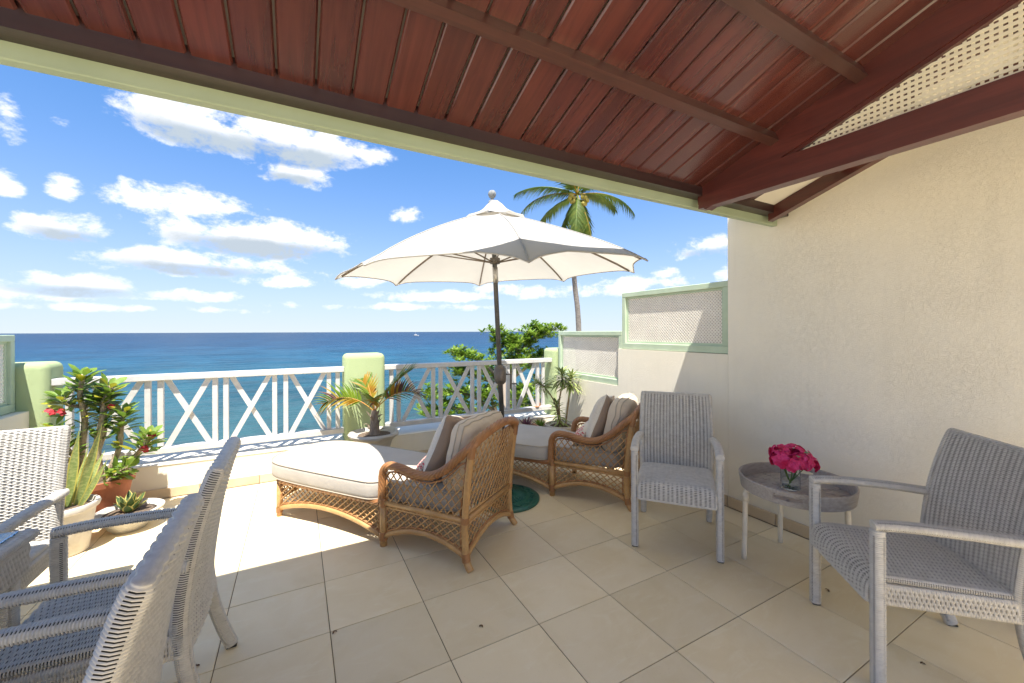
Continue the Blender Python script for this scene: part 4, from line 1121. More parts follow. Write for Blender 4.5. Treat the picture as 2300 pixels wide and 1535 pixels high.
def parasol():
    t = tag(empty('parasol', UB), 'open off-white parasol on a dark pole between the two daybeds', 'parasol')
    top = UC + Vector((-.012, .03, .63)); rel = lambda v: Vector(v) - UB
    base = UB + Vector((0, 0, .04))
    MB().tube([rel(base), rel(UC.lerp(top, .0)), rel(top)], .0215, 14).build('pole', 'dark_pole', t, True)
    a = rel(base.lerp(top, .72)); b_ = rel(base.lerp(top, .775))
    MB().tube([a, b_], .0235, 14).build('pole_sleeve', 'brushed_metal', t, True)
    ck = rel(base.lerp(top, .405)); ax = (rel(top) - rel(base)).normalized()
    hs = sharp(MB().tube([ck - ax * .09, ck - ax * .07, ck - ax * .05, ck + ax * .05, ck + ax * .065, ck + ax * .085], [.030, .048, .054, .054, .046, .026], 12).build('crank_housing', 'bronze_metal', t), 30)
    s_ = R0
    MB().tube(densify([ck + s_ * .05, ck + s_ * .095 - Vector((0, 0, .0)), ck + s_ * .095 - Vector((0, 0, .085)), ck + s_ * .15 - Vector((0, 0, .085))], .02), .0065, 8).build('crank_handle', 'bronze_metal', hs, True)
    # canopy
    R, PH, TXt, TYt = 1.362, -1.880, .056, .032
    rimz = lambda x, y: TXt * x + TYt * y
    nseg, nr = 12, 14
    def surf(k, u, v, rin=.10, sc=1.0):
        """k gore, u 0..1 across, v 0..1 down"""
        a = PH + (k + u) * pi / 4
        mid = abs(u - .5) * 2
        redge = R * cos(pi / 8) / cos((u - .5) * pi / 4) * (1 - .035 * (1 - mid ** 2))
        r = lerp(rin, redge, v)
        z = lerp(.515, 0.0, v) + .018 * sin(pi * v) - (.030 * (1 - mid ** 2)) * v * (1.25 - v) * 2.2 + .025 * (1 - mid ** 2) * v ** 6
        z -= .035 * (mid ** 8) * v ** 8
        if k == 0 and u < .5 or k == 7 and u > .5: z -= .045 * max(0, mid - .4) / .6 * v ** 4
        x, y = r * cos(a), r * sin(a)
        return UC + Vector((x, y, z + rimz(x, y) * v))
    for k in range(8):
        vs = []; 
        for j in range(nr + 1):
            for i in range(nseg + 1): vs.append(rel(surf(k, i / nseg, j / nr)))
        fs = [(j * (nseg + 1) + i, (j + 1) * (nseg + 1) + i, (j + 1) * (nseg + 1) + i + 1, j * (nseg + 1) + i + 1) for j in range(nr) for i in range(nseg)]
        g = MB().add(vs, fs).build('canopy_panel', 'canopy_fabric', t, True)
        hem = [rel(surf(k, i / 20, 1.0)) for i in range(21)]
        MB().tube(hem, .006, 5, False).build('hem', 'canopy_fabric', g, True)
        seam = [rel(surf(k, 0, .02 + .97 * j / 14)) + Vector((0, 0, .003)) for j in range(15)]
        MB().tube(seam, .0045, 5, False).build('seam', 'canopy_fabric', g, True)
        rib = [rel(surf(k, 0, .03 + .93 * j / 10)) - Vector((0, 0, .012)) for j in range(11)]
        MB().tube(rib, .0085, 7).build('rib', 'rib_metal', t, True)
        hub = rel(UC) + Vector((0, 0, .08)); q = rel(surf(k, 0, .52)) - Vector((0, 0, .022))
        MB().tube([hub + (q - hub).normalized() * .03, q], .0065, 7).build('strut', 'rib_metal', t, True)
    MB().lathe([(.0225, .07), (.045, .075), (.047, .125), (.0225, .13)], 16, c=tuple(rel(UC))).build('runner', 'bronze_metal', t, True)
    # vent cap
    vs = []; fs = []; n2 = 64; rings = [(.03, .645), (.07, .612), (.11, .568), (.16, .530), (.22, .502), (.275, .478)]
    for j, (r, z) in enumerate(rings):
        for i in range(n2):
            a = PH + 2 * pi * i / n2; w = (1 - abs(cos(4 * (a - PH)))) if j > 2 else 0
            rr = r * (1 - .05 * w * (j / 5)); zz = z + (.022 * w * (j / 5) ** 2)
            x, y = rr * cos(a), rr * sin(a); vs.append(rel(UC + Vector((x, y, zz + rimz(x, y)))))
    for j in range(len(rings) - 1):
        for i in range(n2): fs.append((j * n2 + i, (j + 1) * n2 + i, (j + 1) * n2 + (i + 1) % n2, j * n2 + (i + 1) % n2))
    MB().add(vs, fs).build('vent_cap', 'canopy_fabric', t, True)
    f = rel(UC) + Vector((-.012, .03, 0))
    sharp(MB().lathe([(0, .635), (.034, .635), (.030, .652), (.014, .661), (.014, .675), (.025, .683), (.034, .698), (.037, .713), (.034, .729), (.023, .744), (0, .749)], 20, c=tuple(f)).build('finial', 'grey_ball', t), 50)
parasol()
def parasol_base():
    t = tag(empty('parasol_stand', UB), 'round green cast iron parasol stand on the tiles between the daybeds', 'parasol stand')
    sharp(MB().lathe([(0, 0), (.298, 0), (.300, .014), (.290, .022), (.262, .028), (.250, .024), (.20, .032), (.10, .046), (.055, .056), (.042, .075), (.036, .09), (.036, .34), (.030, .345), (0, .345)], 64).build('plate', 'green_iron', t), 35)
    mb = MB()
    for k in range(30):
        a = 2 * pi * k / 30; d = Vector((cos(a), sin(a), 0)); mb.tube([d * .06 + Vector((0, 0, .056)), d * .12 + Vector((0, 0, .046)), d * .185 + Vector((0, 0, .037))], [.004, .008, .0115], 6)
    for k in range(16):
        a = 2 * pi * k / 16; c = Vector((cos(a), sin(a), 0)) * .225
        pts = [c + Vector((.026 * cos(a + q), .026 * sin(a + q), .030)) for q in [radians(x) for x in range(-120, 121, 24)]]
        mb.tube(pts, .005, 5)
    tag(mb.build('relief', 'green_iron', t, True), kind='stuff')
    MB().tube([(.036, 0, .27), (.075, 0, .27)], .010, 8).build('clamp_knob', 'green_iron', t, True)
parasol_base()

# ------------------------------------------------------------------ potted plants
mat('terracotta', (0.40, 0.14, 0.07), (0.33, 0.11, 0.055), 6, 0.8, (50, 0.002))
mat('terracotta_pale', (0.60, 0.30, 0.19), (0.52, 0.25, 0.15), 6, 0.8, (50, 0.002))
mat('white_stone', (0.52, 0.49, 0.43), (0.40, 0.37, 0.32), 7, 0.9, (35, 0.008), lo=.45, hi=.75)
mat('mossy_stone', (0.54, 0.50, 0.44), (0.32, 0.28, 0.20), 5, 0.9, (30, 0.006), lo=.55, hi=.8)
mat('soil', (0.10, 0.07, 0.05), (0.18, 0.13, 0.09), 60, 1.0, (90, 0.01))
mat('thorn_bark', (0.30, 0.22, 0.14), (0.46, 0.38, 0.27), 30, 0.9, (60, 0.006))
mat('leaf_bright', (0.24, 0.35, 0.045), (0.16, 0.28, 0.04), 11, 0.42, trans=.35, vary=.1)
mat('leaf_yellow', (0.42, 0.40, 0.03), (0.34, 0.32, 0.03), 11, 0.45, trans=.35)
mat('red_flower', (0.62, 0.05, 0.055), (0.50, 0.03, 0.05), 50, 0.6, trans=.2)
mat('palm_green', (0.10, 0.18, 0.018), (0.17, 0.24, 0.024), 8, 0.4, trans=.3)
mat('palm_yellow', (0.31, 0.25, 0.018), (0.38, 0.17, 0.014), 9, 0.45, trans=.3)
mat('palm_burnt', (0.10, 0.045, 0.035), (0.16, 0.08, 0.05), 12, 0.7, trans=.1)
mat('palm_stalk', (0.52, 0.20, 0.06), (0.42, 0.26, 0.05), 8, 0.45)
mat('palm_trunk', (0.20, 0.15, 0.11), (0.30, 0.24, 0.18), 25, 0.95, (45, 0.012), stretch=(1, 1, .35))
mat('dry_cane', (0.36, 0.26, 0.14), (0.28, 0.19, 0.10), 14, 0.8, (60, 0.003))
mat('purple_leaf', (0.12, 0.03, 0.07), (0.20, 0.09, 0.10), 9, 0.4, trans=.2)
mat('bromelia_leaf', (0.12, 0.25, 0.035), (0.24, 0.31, 0.05), 10, 0.35, trans=.25)
def strip_leaf(name, edge, mid, bands=None, w=.16):
    m, b, p = newmat(name)
    uv = b.node('ShaderNodeTexCoord').outputs['UV']; u, v, _ = b.xyz(uv)
    obj = b.node('ShaderNodeTexCoord').outputs['Object']
    e = b.m('ADD', b.m('ABSOLUTE', b.m('SUBTRACT', u, 0.5)), b.m('MULTIPLY', b.m('SUBTRACT', b.noise(obj, 30, 2), .5), .08))
    f = b.ramp01(e, .5 - w - .04, .5 - w + .04)
    c = mid
    if bands:
        n = b.noise(b.vscale(uv, (1.5, 34, 1)), 1.0, 3, .6, .3); c = b.mix(b.ramp01(n, .45, .6), mid, bands)
    col = b.mix(f, c, edge)
    b.put(p.inputs['Base Color'], col); p.inputs['Roughness'].default_value = .4
    m.name = name; MATS[name] = m
    tr = b.node('ShaderNodeBsdfTranslucent'); b.put(tr.inputs[0], col); mx = b.node('ShaderNodeMixShader'); mx.inputs[0].default_value = .2
    o = [n for n in m.node_tree.nodes if n.type == 'OUTPUT_MATERIAL'][0]
    m.node_tree.links.new(p.outputs[0], mx.inputs[1]); m.node_tree.links.new(tr.outputs[0], mx.inputs[2]); m.node_tree.links.new(mx.outputs[0], o.inputs[0])
strip_leaf('snake_leaf', (0.44, 0.40, 0.09), (0.20, 0.26, 0.08), (0.32, 0.36, 0.13), .13)
strip_leaf('hahnii_leaf', (0.60, 0.52, 0.16), (0.06, 0.11, 0.035), (0.11, 0.17, 0.06), .14)
strip_leaf('dracaena_leaf', (0.52, 0.50, 0.25), (0.22, 0.32, 0.08), None, .2)
def pot(name, c, prof, m, label, cat='pot', wob=None, soil_r=None, soil_z=None, n=36):
    t = tag(empty(name, c), label, cat)
    sharp(MB().lathe(prof, n, wob=wob).build('pot', m, t), 45)
    if soil_r:
        rg = random.Random(len(label)); mb = MB(); N = 18
        mb.lathe([(soil_r, soil_z - .004), (soil_r * .7, soil_z + .004), (soil_r * .35, soil_z + .008), (0, soil_z + .006)], N, wob=lambda i, a: 1 + .03 * sin(5 * a + i))
        mb.build('soil', 'soil', t, True)
    return t
rot = lambda v, ax, a: Matrix.Rotation(a, 3, ax) @ Vector(v)

# crown of thorns in a terracotta pot
def crown_of_thorns():
    c = (-1.385, 4.31, 0)
    t = pot('thorn_plant', c, [(0, 0), (.15, 0), (.155, .01), (.205, .30), (.222, .302), (.226, .345), (.206, .347), (.200, .31), (.19, .30), (0, .295)], 'terracotta',
            'tall thorny plant with small red flowers in a terracotta pot by the left pillar', 'potted plant', soil_r=.195, soil_z=.305)
    rg = random.Random(11)
    tips = [((-.10, .05, .30), [(-.10, .04, .55), (-.075, .02, .80), (-.095, .0, 1.0), (-.07, -.01, 1.16)], .026),
            ((.02, .02, .30), [(.0, .0, .55), (.03, .0, .78), (.06, -.02, .97), (.09, -.03, 1.06)], .030),
            ((.0, .0, .55), [(.03, .03, .70), (.02, .05, .86), (.00, .02, .98)], .024),
            ((-.05, -.02, .45), [(-.16, -.05, .62), (-.21, -.06, .78)], .020), ((-.06, -.04, .40), [(-.14, -.10, .56), (-.17, -.12, .68)], .018),
            ((.05, .0, .34), [(.13, -.01, .55), (.15, -.02, .74), (.17, -.02, .86)], .022), ((.08, -.03, .30), [(.20, -.06, .44), (.29, -.08, .56), (.335, -.09, .66)], .022),
            ((.06, -.06, .30), [(.15, -.12, .38), (.22, -.14, .43)], .018), ((-.06, .03, .9), [(-.16, .0, .93), (-.19, -.02, .99)], .014)]
    stems = []; leaves = MB(); yel = MB(); flw = []
    for k, (a, pts, r) in enumerate(tips):
        path = bez([a] + pts, 6); L = len(path)
        mb = MB().tube(path, [r * (1 - .45 * i / L) * (1 + .08 * sin(3.1 * i)) for i in range(L)], 8)
        for i in range(L * 7):                              # spines
            q = rg.uniform(0, L - 1.01); j = int(q); p0 = path[j].lerp(path[j + 1], q - j); d = (path[j + 1] - path[j]).normalized()
            o = rot(d.orthogonal(), d, rg.uniform(0, 6.28)); mb.leaf(p0 + o * r * .6, o + d * .2, d, .028, .004, 0, 0, 1, shape=lambda u: 1 - u)
        mb.build('stem', 'thorn_bark', t, True)
        tip = path[-1]; d = (path[-1] - path[-3]).normalized()
        nl = 30 if k not in (3, 4, 7, 8) else 20
        for i in range(nl):
            a_ = i * 2.4; o = rot(d.orthogonal(), d, a_); up_ = (i / nl)
            (yel if rg.random() < .14 else leaves).leaf(tip - d * (.16 * (1 - up_)) + o * .012, o + d * (.35 + 1.1 * up_ * rg.uniform(.5, 1)), d, rg.uniform(.085, .14), rg.uniform(.042, .058), rg.uniform(-.3, .35), .2, 4,
                                                   shape=lambda u: sin(pi * (u * .93 + .04) ** 1.35))
        for i in range(int(L * 1.9)):                          # a few leaves lower down
            q = path[rg.randrange(L // 3, L)]; o = Vector((rg.uniform(-1, 1), rg.uniform(-1, 1), rg.uniform(-.2, .5))).normalized()
            (yel if rg.random() < .2 else leaves).leaf(q + o * .015, o + Vector((0, 0, .35)), (0, 0, 1), rg.uniform(.07, .11), rg.uniform(.036, .05), .2, .2, 4, shape=lambda u: sin(pi * (u * .93 + .04) ** 1.35))
    leaves.build('foliage', 'leaf_bright', t, True)['kind'] = 'stuff'; yel.build('yellow_foliage', 'leaf_yellow', t, True)['kind'] = 'stuff'
    for (x, y, z) in [(-.215, -.10, .90), (-.175, -.08, .885), (.10, -.06, .90), (.36, -.12, .655), (.315, -.13, .56), (-.26, -.06, .74)]:
        mb = MB()
        for q in range(3):
            cc = Vector((x, y, z)) + Vector((rg.uniform(-.016, .016), rg.uniform(-.016, .016), rg.uniform(-.014, .014))); dd = Vector((rg.uniform(-.6, .6), -1, rg.uniform(0, .9))).normalized()
            for j in range(4):
                e = rot(dd.orthogonal(), dd, j * pi / 2 + q); mb.leaf(cc, e + dd * .2, dd, .021, .022, .2, .1, 2, shape=lambda u: .4 + .6 * sin(pi * min(1, u * .8 + .15)))
        mb.build('flower', 'red_flower', t, True)
crown_of_thorns()
# snake plant in a worn white pot
def snake():
    t = pot('snake_plant', (-1.38, 3.80, 0), [(0, 0), (.105, 0), (.115, .01), (.135, .17), (.152, .282), (.168, .292), (.173, .312), (.165, .328), (.149, .328), (.14, .302), (0, .29)], 'mossy_stone',
            'snake plant with tall yellow edged leaves in a worn white pot', 'potted plant', soil_r=.142, soil_z=.302, wob=lambda i, a: 1 + .012 * sin(3 * a + i))
    rg = random.Random(5)
    for (x, y, dx, dy, ln, w) in [(.02, .0, .16, .02, .52, .062), (.06, .02, .42, .05, .56, .066), (-.02, .03, -.02, .05, .44, .06), (-.06, .0, -.12, .0, .42, .058), (.0, -.05, .05, -.12, .36, .056),
                                  (.09, -.01, .95, -.1, .36, .05), (.06, .06, .5, .3, .36, .052), (-.09, .04, -.22, .1, .40, .055), (.03, .08, .2, .3, .40, .055), (-.04, -.06, -.1, -.15, .40, .056), (-.10, -.03, -.3, -.05, .36, .05)]:
        MB().leaf((x * .85, y * .85, .302), (dx * .55, dy, 1), (rg.uniform(-.6, .3), -1, .1), ln, w * .86, rg.uniform(-.12, .15), .35, 9, shape=lambda u: (.62 + .38 * sin(pi * min(1, u * 1.1))) * (1 - max(0, u - .55) / .45) ** .75 if u < 1 else 0, twist=rg.uniform(-.9, .9)).build('leaf', 'snake_leaf', t, True)
snake()
# small bird's-nest snake plant in a bowl
def bowl():
    t = pot('bowl_plant', (-1.125, 4.055, 0), [(0, 0), (.10, 0), (.11, .012), (.15, .07), (.18, .115), (.202, .125), (.205, .140), (.192, .147), (.172, .138), (.15, .105), (0, .085)], 'white_stone',
            'small rosette snake plant in a shallow white bowl on the floor', 'potted plant', soil_r=.165, soil_z=.118, wob=lambda i, a: 1 + .01 * sin(4 * a))
    rg = random.Random(8)
    for k in range(14):
        a = k * 2.39996; tl = .25 + .055 * (14 - k) * .6
        d = Vector((cos(a) * tl * 1.4, sin(a) * tl * 1.4, 1.15 - .04 * (14 - k)))
        MB().leaf((.012 * cos(a), .012 * sin(a), .115), d, Vector((-cos(a), -sin(a), .8)), .12 + .05 * rg.random(), .064, -.25, .35, 6, shape=lambda u: sin(pi * min(1, (u * .78 + .22))) ** .8).build('leaf', 'hahnii_leaf', t, True)
bowl()
# young palm in a rough white pot
def frond(t, base, d, ln, droop, nl, ll, mats, stalk='palm_stalk', lw=.017, bare=.25, seed=0, up=(0, 0, 1), vee=.5, rr=.007, tipburn=0.0, vee2=None):
    """feathered palm leaf: curved midrib with two ranks of leaflets"""
    rg = random.Random(seed); d = Vector(d).normalized(); side0 = d.cross(Vector(up)); side0 = side0.normalized() if side0.length > .05 else Vector((1, 0, 0))
    p = Vector(base); pts = [p.copy()]; dirs = [d.copy()]; N = 16
    for i in range(N):
        d = (rot(d, side0, -droop / N * (.5 + i / N))).normalized(); p = p + d * ln / N; pts.append(p.copy()); dirs.append(d.copy())
    ob = MB().tube(pts, [rr * (1 - .8 * i / N) for i in range(N + 1)], 6).build('frond', stalk, t, True)
    mbs = {}
    for i in range(nl):
        u = bare + (1 - bare) * (i + .5) / nl
        q = u * N; j = min(int(q), N - 1); c = pts[j].lerp(pts[j + 1], q - j); dd = dirs[j]
        upv = side0.cross(dd).normalized()
        L_ = ll * (sin(pi * (.12 + .80 * (u - bare) / (1 - bare))) ** .6) * rg.uniform(.85, 1.1)
        for sg in (-1, 1):
            dirn = side0 * sg * (1 - .45 * u) + dd * (.45 + .9 * u) + upv * ((vee if sg > 0 or vee2 is None else vee2) * rg.uniform(.7, 1.2))
            mk = mats[min(len(mats) - 1, int(rg.random() * len(mats)))]
            if tipburn and rg.random() < tipburn * u: mk = 'palm_burnt'
            mbs.setdefault(mk, MB()).leaf(c, dirn, upv - dirn.normalized() * .1, L_, lw * rg.uniform(.8, 1.15), rg.uniform(.35, .8), .3, 4, shape=lambda w_: (.5 + .5 * sin(pi * min(1, w_ + .25))) * (1 - w_ ** 3))
    for mk, mb in mbs.items(): tag(mb.build('leaflets', mk, ob, True), kind='stuff')
    return ob
def potted_palm():
    rg = random.Random(2)
    t = pot('potted_palm', (.712, 4.375, 0), [(0, 0), (.13, 0), (.14, .012), (.13, .12), (.15, .25), (.175, .34), (.215, .385), (.245, .40), (.252, .42), (.240, .438), (.215, .436), (.195, .41), (0, .385)], 'white_stone',
            'young palm with yellowing fronds in a rough white stone pot by the middle pillar', 'potted plant', soil_r=.20, soil_z=.405, wob=lambda i, a: 1 + .025 * sin(5 * a + .7 * i) + .012 * sin(11 * a))
    B = Vector((.0, 0, .40))
    mb = MB().tube(bez([B, B + Vector((.004, 0, .10)), B + Vector((.0, 0, .20)), B + Vector((.0, 0, .26))], 6), [.062, .060, .055, .052, .050, .049, .048, .046, .044, .042, .040, .038, .036, .034, .032, .030, .028, .026, .024], 12)
    tk = mb.build('trunk', 'palm_trunk', t, True)
    sc = MB()
    for k in range(12):
        a = k * 2.4; z = .43 + .018 * k; sc.leaf((.045 * cos(a), .045 * sin(a), z), (cos(a), sin(a), 1.3), (-cos(a), -sin(a), .5), .075, .04, .9 if k % 4 == 0 else -.2, .3, 4)
    sc.build('leaf_base', 'palm_trunk', tk, True)['kind'] = 'stuff'
    H = Vector((.0, 0, .645))
    R_ = Vector((R0.x, R0.y, 0)); F_ = Vector((FW.x, FW.y, 0))
    frond(t, H, R_ * -.72 + F_ * -.15 + Vector((0, 0, .85)), .56, 1.55, 19, .30, ['palm_yellow', 'palm_green', 'palm_green'], lw=.033, bare=.30, seed=1, vee=1.25, vee2=-.5, tipburn=.08)
    frond(t, H, R_ * .62 + F_ * -.1 + Vector((0, 0, .85)), .60, 1.35, 19, .27, ['palm_green', 'palm_yellow'], lw=.031, bare=.32, seed=2, vee=1.1, vee2=-.5, tipburn=.75)
    frond(t, H, R_ * .50 + F_ * .35 + Vector((0, 0, 1.0)), .60, .55, 17, .26, ['palm_green'], lw=.034, bare=.28, seed=3, vee=1.1, vee2=.2)
    frond(t, H, R_ * -.30 + F_ * .25 + Vector((0, 0, 1.1)), .44, .9, 13, .22, ['palm_green', 'palm_yellow'], lw=.03, bare=.3, seed=4, vee=.9, vee2=.2)
    frond(t, H, R_ * .18 + F_ * -.55 + Vector((0, 0, .95)), .42, 1.5, 13, .22, ['palm_green', 'palm_yellow', 'palm_green'], lw=.03, bare=.3, seed=5, vee=.6, tipburn=.1)
    MB().tube([H, H + R_ * -.03 + Vector((0, 0, .16)), H + R_ * -.07 + Vector((0, 0, .31))], [.008, .006, .001], 7).build('spear', 'palm_stalk', t, True)
potted_palm()
# dracaena, purple rhoeo, bromeliad in the far corner
def dracaena():
    t = pot('dracaena', (2.955, 4.17, 0), [(0, 0), (.12, 0), (.13, .012), (.17, .22), (.195, .275), (.210, .285), (.210, .302), (.195, .306), (.18, .285), (0, .265)], 'white_stone',
            'thin stemmed variegated dracaena in a white pot in the far corner', 'potted plant', soil_r=.18, soil_z=.28, wob=lambda i, a: 1 + .015 * sin(5 * a + i))
    rg = random.Random(21)
    R_ = Vector((R0.x, R0.y, 0))
    stems = [([(0, 0, .27), R_ * -.03 + Vector((0, 0, .55)), R_ * .01 + Vector((0, 0, .80)), R_ * .012 + Vector((0, 0, .95))], .010, 62, .23, 'u'),
             ([R_ * .05 + Vector((0, 0, .27)), R_ * .085 + Vector((0, 0, .55)), R_ * .11 + Vector((0, 0, .78)), R_ * .125 + Vector((0, 0, .90))], .011, 66, .23, 'u'),
             ([R_ * -.02 + Vector((0, 0, .27)), R_ * -.08 + Vector((0, 0, .56)), R_ * -.20 + Vector((0, 0, .76)), R_ * -.30 + Vector((0, 0, .83))], .008, 50, .19, 'u'),
             ([R_ * -.01 + Vector((0, 0, .27)), R_ * -.035 + Vector((0, 0, .42)), R_ * -.06 + Vector((0, 0, .58))], .008, 54, .17, 'l')]
    for pts, r, nl, ll, kd in stems:
        path = bez(pts, 6); st = MB().tube(path, r, 8).build('stem', 'dry_cane', t, True)
        mb = MB(); tip = path[-1]; d = (path[-1] - path[-3]).normalized()
        for i in range(nl):
            a = i * 2.4; u = i / nl; o = rot(d.orthogonal(), d, a); b0 = tip - d * (.13 if kd == 'u' else .30) * (1 - u)
            mb.leaf(b0, o * (1.1 - .7 * u) + d * (-.1 + 1.5 * u ** 2), d, ll * rg.uniform(.8, 1.1) * (1 - .3 * u), .030, rg.uniform(.3, 1.1), .25, 5, shape=lambda w_: sin(pi * min(1, w_ * .85 + .12)))
        tag(mb.build('leaf_tuft', 'dracaena_leaf', st, True), kind='stuff')
dracaena()
def rosette(name, c, potr, poth, m_pot, m_leaf, n, ln, w, spread, label, seed):
    t = pot(name, c, [(0, 0), (potr * .68, 0), (potr * .70, .01), (potr * .92, poth * .8), (potr, poth * .82), (potr * 1.02, poth), (potr * .93, poth), (potr * .88, poth * .9), (0, poth * .88)], m_pot, label, 'potted plant', soil_r=potr * .88, soil_z=poth * .92)
    rg = random.Random(seed)
    for k in range(n):
        a = k * 2.4; u = k / n; o = Vector((cos(a), sin(a), 0))
        MB().leaf(Vector((0, 0, poth * .9)) + o * .012, o * spread * (1.1 - .8 * u) + Vector((0, 0, .55 + .8 * u)), Vector((-o.x, -o.y, .6)), ln * rg.uniform(.8, 1.1), w, rg.uniform(.1, .5), .3, 5, shape=lambda q: sin(pi * min(1, q * .72 + .28)) ** .8).build('leaf', m_leaf, t, True)
    return t
rosette('purple_rhoeo', (2.53, 4.33, 0), .16, .29, 'terracotta_pale', 'purple_leaf', 24, .17, .026, .75, 'spiky purple leaved plant in a clay pot behind the far daybed mattress', 31)
rosette('bromeliad', (2.79, 4.41, 0), .185, .24, 'terracotta_pale', 'bromelia_leaf', 18, .15, .038, .85, 'small green rosette plant in a wide clay pot beside the dracaena', 32)
# ------------------------------------------------------------------ beyond the terrace
def at(u, v, D):
    return Vector((0, 0, EYE)) + (FW + RT * ((u - PX) / FPX) - UP * ((v - PY) / FPX)) * D
mat('tree_bark', (0.16, 0.13, 0.10), (0.24, 0.20, 0.16), 5, 0.9, (14, 0.03))
mat('palm_bark', (0.15, 0.135, 0.12), (0.22, 0.20, 0.18), 6, 0.9, (16, 0.03), stretch=(1, 1, 3))
def leafmat(name, c1, c2, c3):
    m, b, p = newmat(name)
    v = b.node('ShaderNodeTexCoord').outputs['Object']
    n = b.noise(v, 1.1, 3); n2 = b.noise(v, 4.5, 2)
    col = b.mix(b.ramp01(n, .35, .65), c1, c2); col = b.mix(b.m('MULTIPLY', b.ramp01(n2, .52, .68), .6), col, c3)
    b.put(p.inputs['Base Color'], col); p.inputs['Roughness'].default_value = .38
    tr = b.node('ShaderNodeBsdfTranslucent'); b.put(tr.inputs[0], col); mx = b.node('ShaderNodeMixShader'); mx.inputs[0].default_value = .35
    o = [n for n in m.node_tree.nodes if n.type == 'OUTPUT_MATERIAL'][0]
    m.node_tree.links.new(p.outputs[0], mx.inputs[1]); m.node_tree.links.new(tr.outputs[0], mx.inputs[2]); m.node_tree.links.new(mx.outputs[0], o.inputs[0])
leafmat('almond_leaf', (0.12, 0.23, 0.022), (0.18, 0.29, 0.03), (0.31, 0.35, 0.07))
leafmat('coco_leaf', (0.075, 0.13, 0.018), (0.115, 0.165, 0.022), (0.21, 0.22, 0.03))
def almond_tree():
    D0 = 17.0; rg = random.Random(17)
    root = at(1120, 900, D0); root.z = SEA + .55
    t = tag(empty('almond_tree', root), 'bushy bright green seaside tree behind the right railing', 'tree'); rel = lambda v: Vector(v) - root
    # branch skeletons through image anchors at depths round D0; each ends in leaf clusters
    J = at(1110, 960, D0)
    trunk = bez([root, root.lerp(J, .5) + Vector((.3, .1, 0)), J], 8)
    MB().tube([rel(q) for q in trunk], [.30 - .006 * i for i in range(len(trunk))], 10).build('trunk', 'tree_bark', t, True)
    limbs = [[(1110, 955, 0), (1150, 860, .4), (1165, 800, .6), (1185, 770, .6), (1215, 752, .8), (1250, 740, .9)],
             [(1160, 815, .6), (1170, 770, .5), (1195, 748, .4), (1208, 736, .4)],
             [(1150, 850, .3), (1120, 800, -.2), (1130, 765, -.3), (1105, 745, -.5)],
             [(1140, 870, -.2), (1090, 820, -.8), (1050, 800, -1.0), (1025, 797, -1.2)],
             [(1140, 870, .0), (1080, 850, -.6), (1045, 838, -.9), (1028, 838, -1)],
             [(1120, 930, -.3), (1060, 890, -.9), (1010, 880, -1.3), (965, 890, -1.5)],
             [(1120, 940, -.3), (1050, 920, -1.2), (1000, 920, -1.6), (955, 935, -1.9)],
             [(1150, 850, .2), (1190, 820, .8), (1215, 800, 1.2), (1232, 798, 1.4)],
             [(1140, 900, .2), (1190, 880, .6), (1220, 860, 1.0), (1236, 850, 1.2)],
             [(1130, 940, .2), (1170, 920, .3), (1210, 910, .7), (1235, 905, .9)],
             [(1115, 950, -.4), (1080, 945, -.9), (1040, 950, -1.4), (990, 958, -1.8)],
             [(1140, 870, .0), (1150, 830, -.6), (1170, 810, -.9)], [(1150, 860, 0), (1160, 790, -.5), (1150, 765, -.6)],
             [(1120, 940, .1), (1105, 900, -1), (1090, 880, -1.4)], [(1130, 900, 0), (1110, 850, .6), (1100, 835, .9)], [(1130, 930, 0), (1160, 900, -1), (1175, 880, -1.2)],
             [(1150, 900, .3), (1200, 940, .6), (1240, 950, .8)], [(1110, 955, 0), (1060, 975, -1), (1000, 985, -1.6)]]
    cl = []
    for L in limbs:
        P = bez([at(u, v, D0 + dd) for u, v, dd in L], 6); n = len(P)
        MB().tube([rel(q) for q in P], [.085 * (1 - .8 * i / n) for i in range(n)], 7).build('limb', 'tree_bark', t, True)
        for i in range(n):
            f = i / n
            if f < .3: continue
            for _ in range(5 if f < .75 else 6):
                cl.append(P[i] + Vector((rg.gauss(0, .30), rg.gauss(0, .42), rg.gauss(0, .17))) * (1.1 - .55 * f))
    mb = MB()
    for c in cl:
        R_ = rg.uniform(.10, .22)
        for k in range(rg.randrange(9, 15)):
            a = k * 2.4 + rg.uniform(-.3, .3); o = Vector((cos(a), sin(a), rg.uniform(.0, 1.1)))
            mb.leaf(rel(c) + o * R_ * .35 + Vector((0, 0, rg.uniform(-.05, .05))), o, (0, 0, 1), rg.uniform(.13, .21), rg.uniform(.08, .12), rg.uniform(-.3, .3), .2, 2, shape=lambda u: sin(pi * min(1, u * .7 + .18)))
    tag(mb.build('crown', 'almond_leaf', t, True), kind='stuff')
almond_tree()
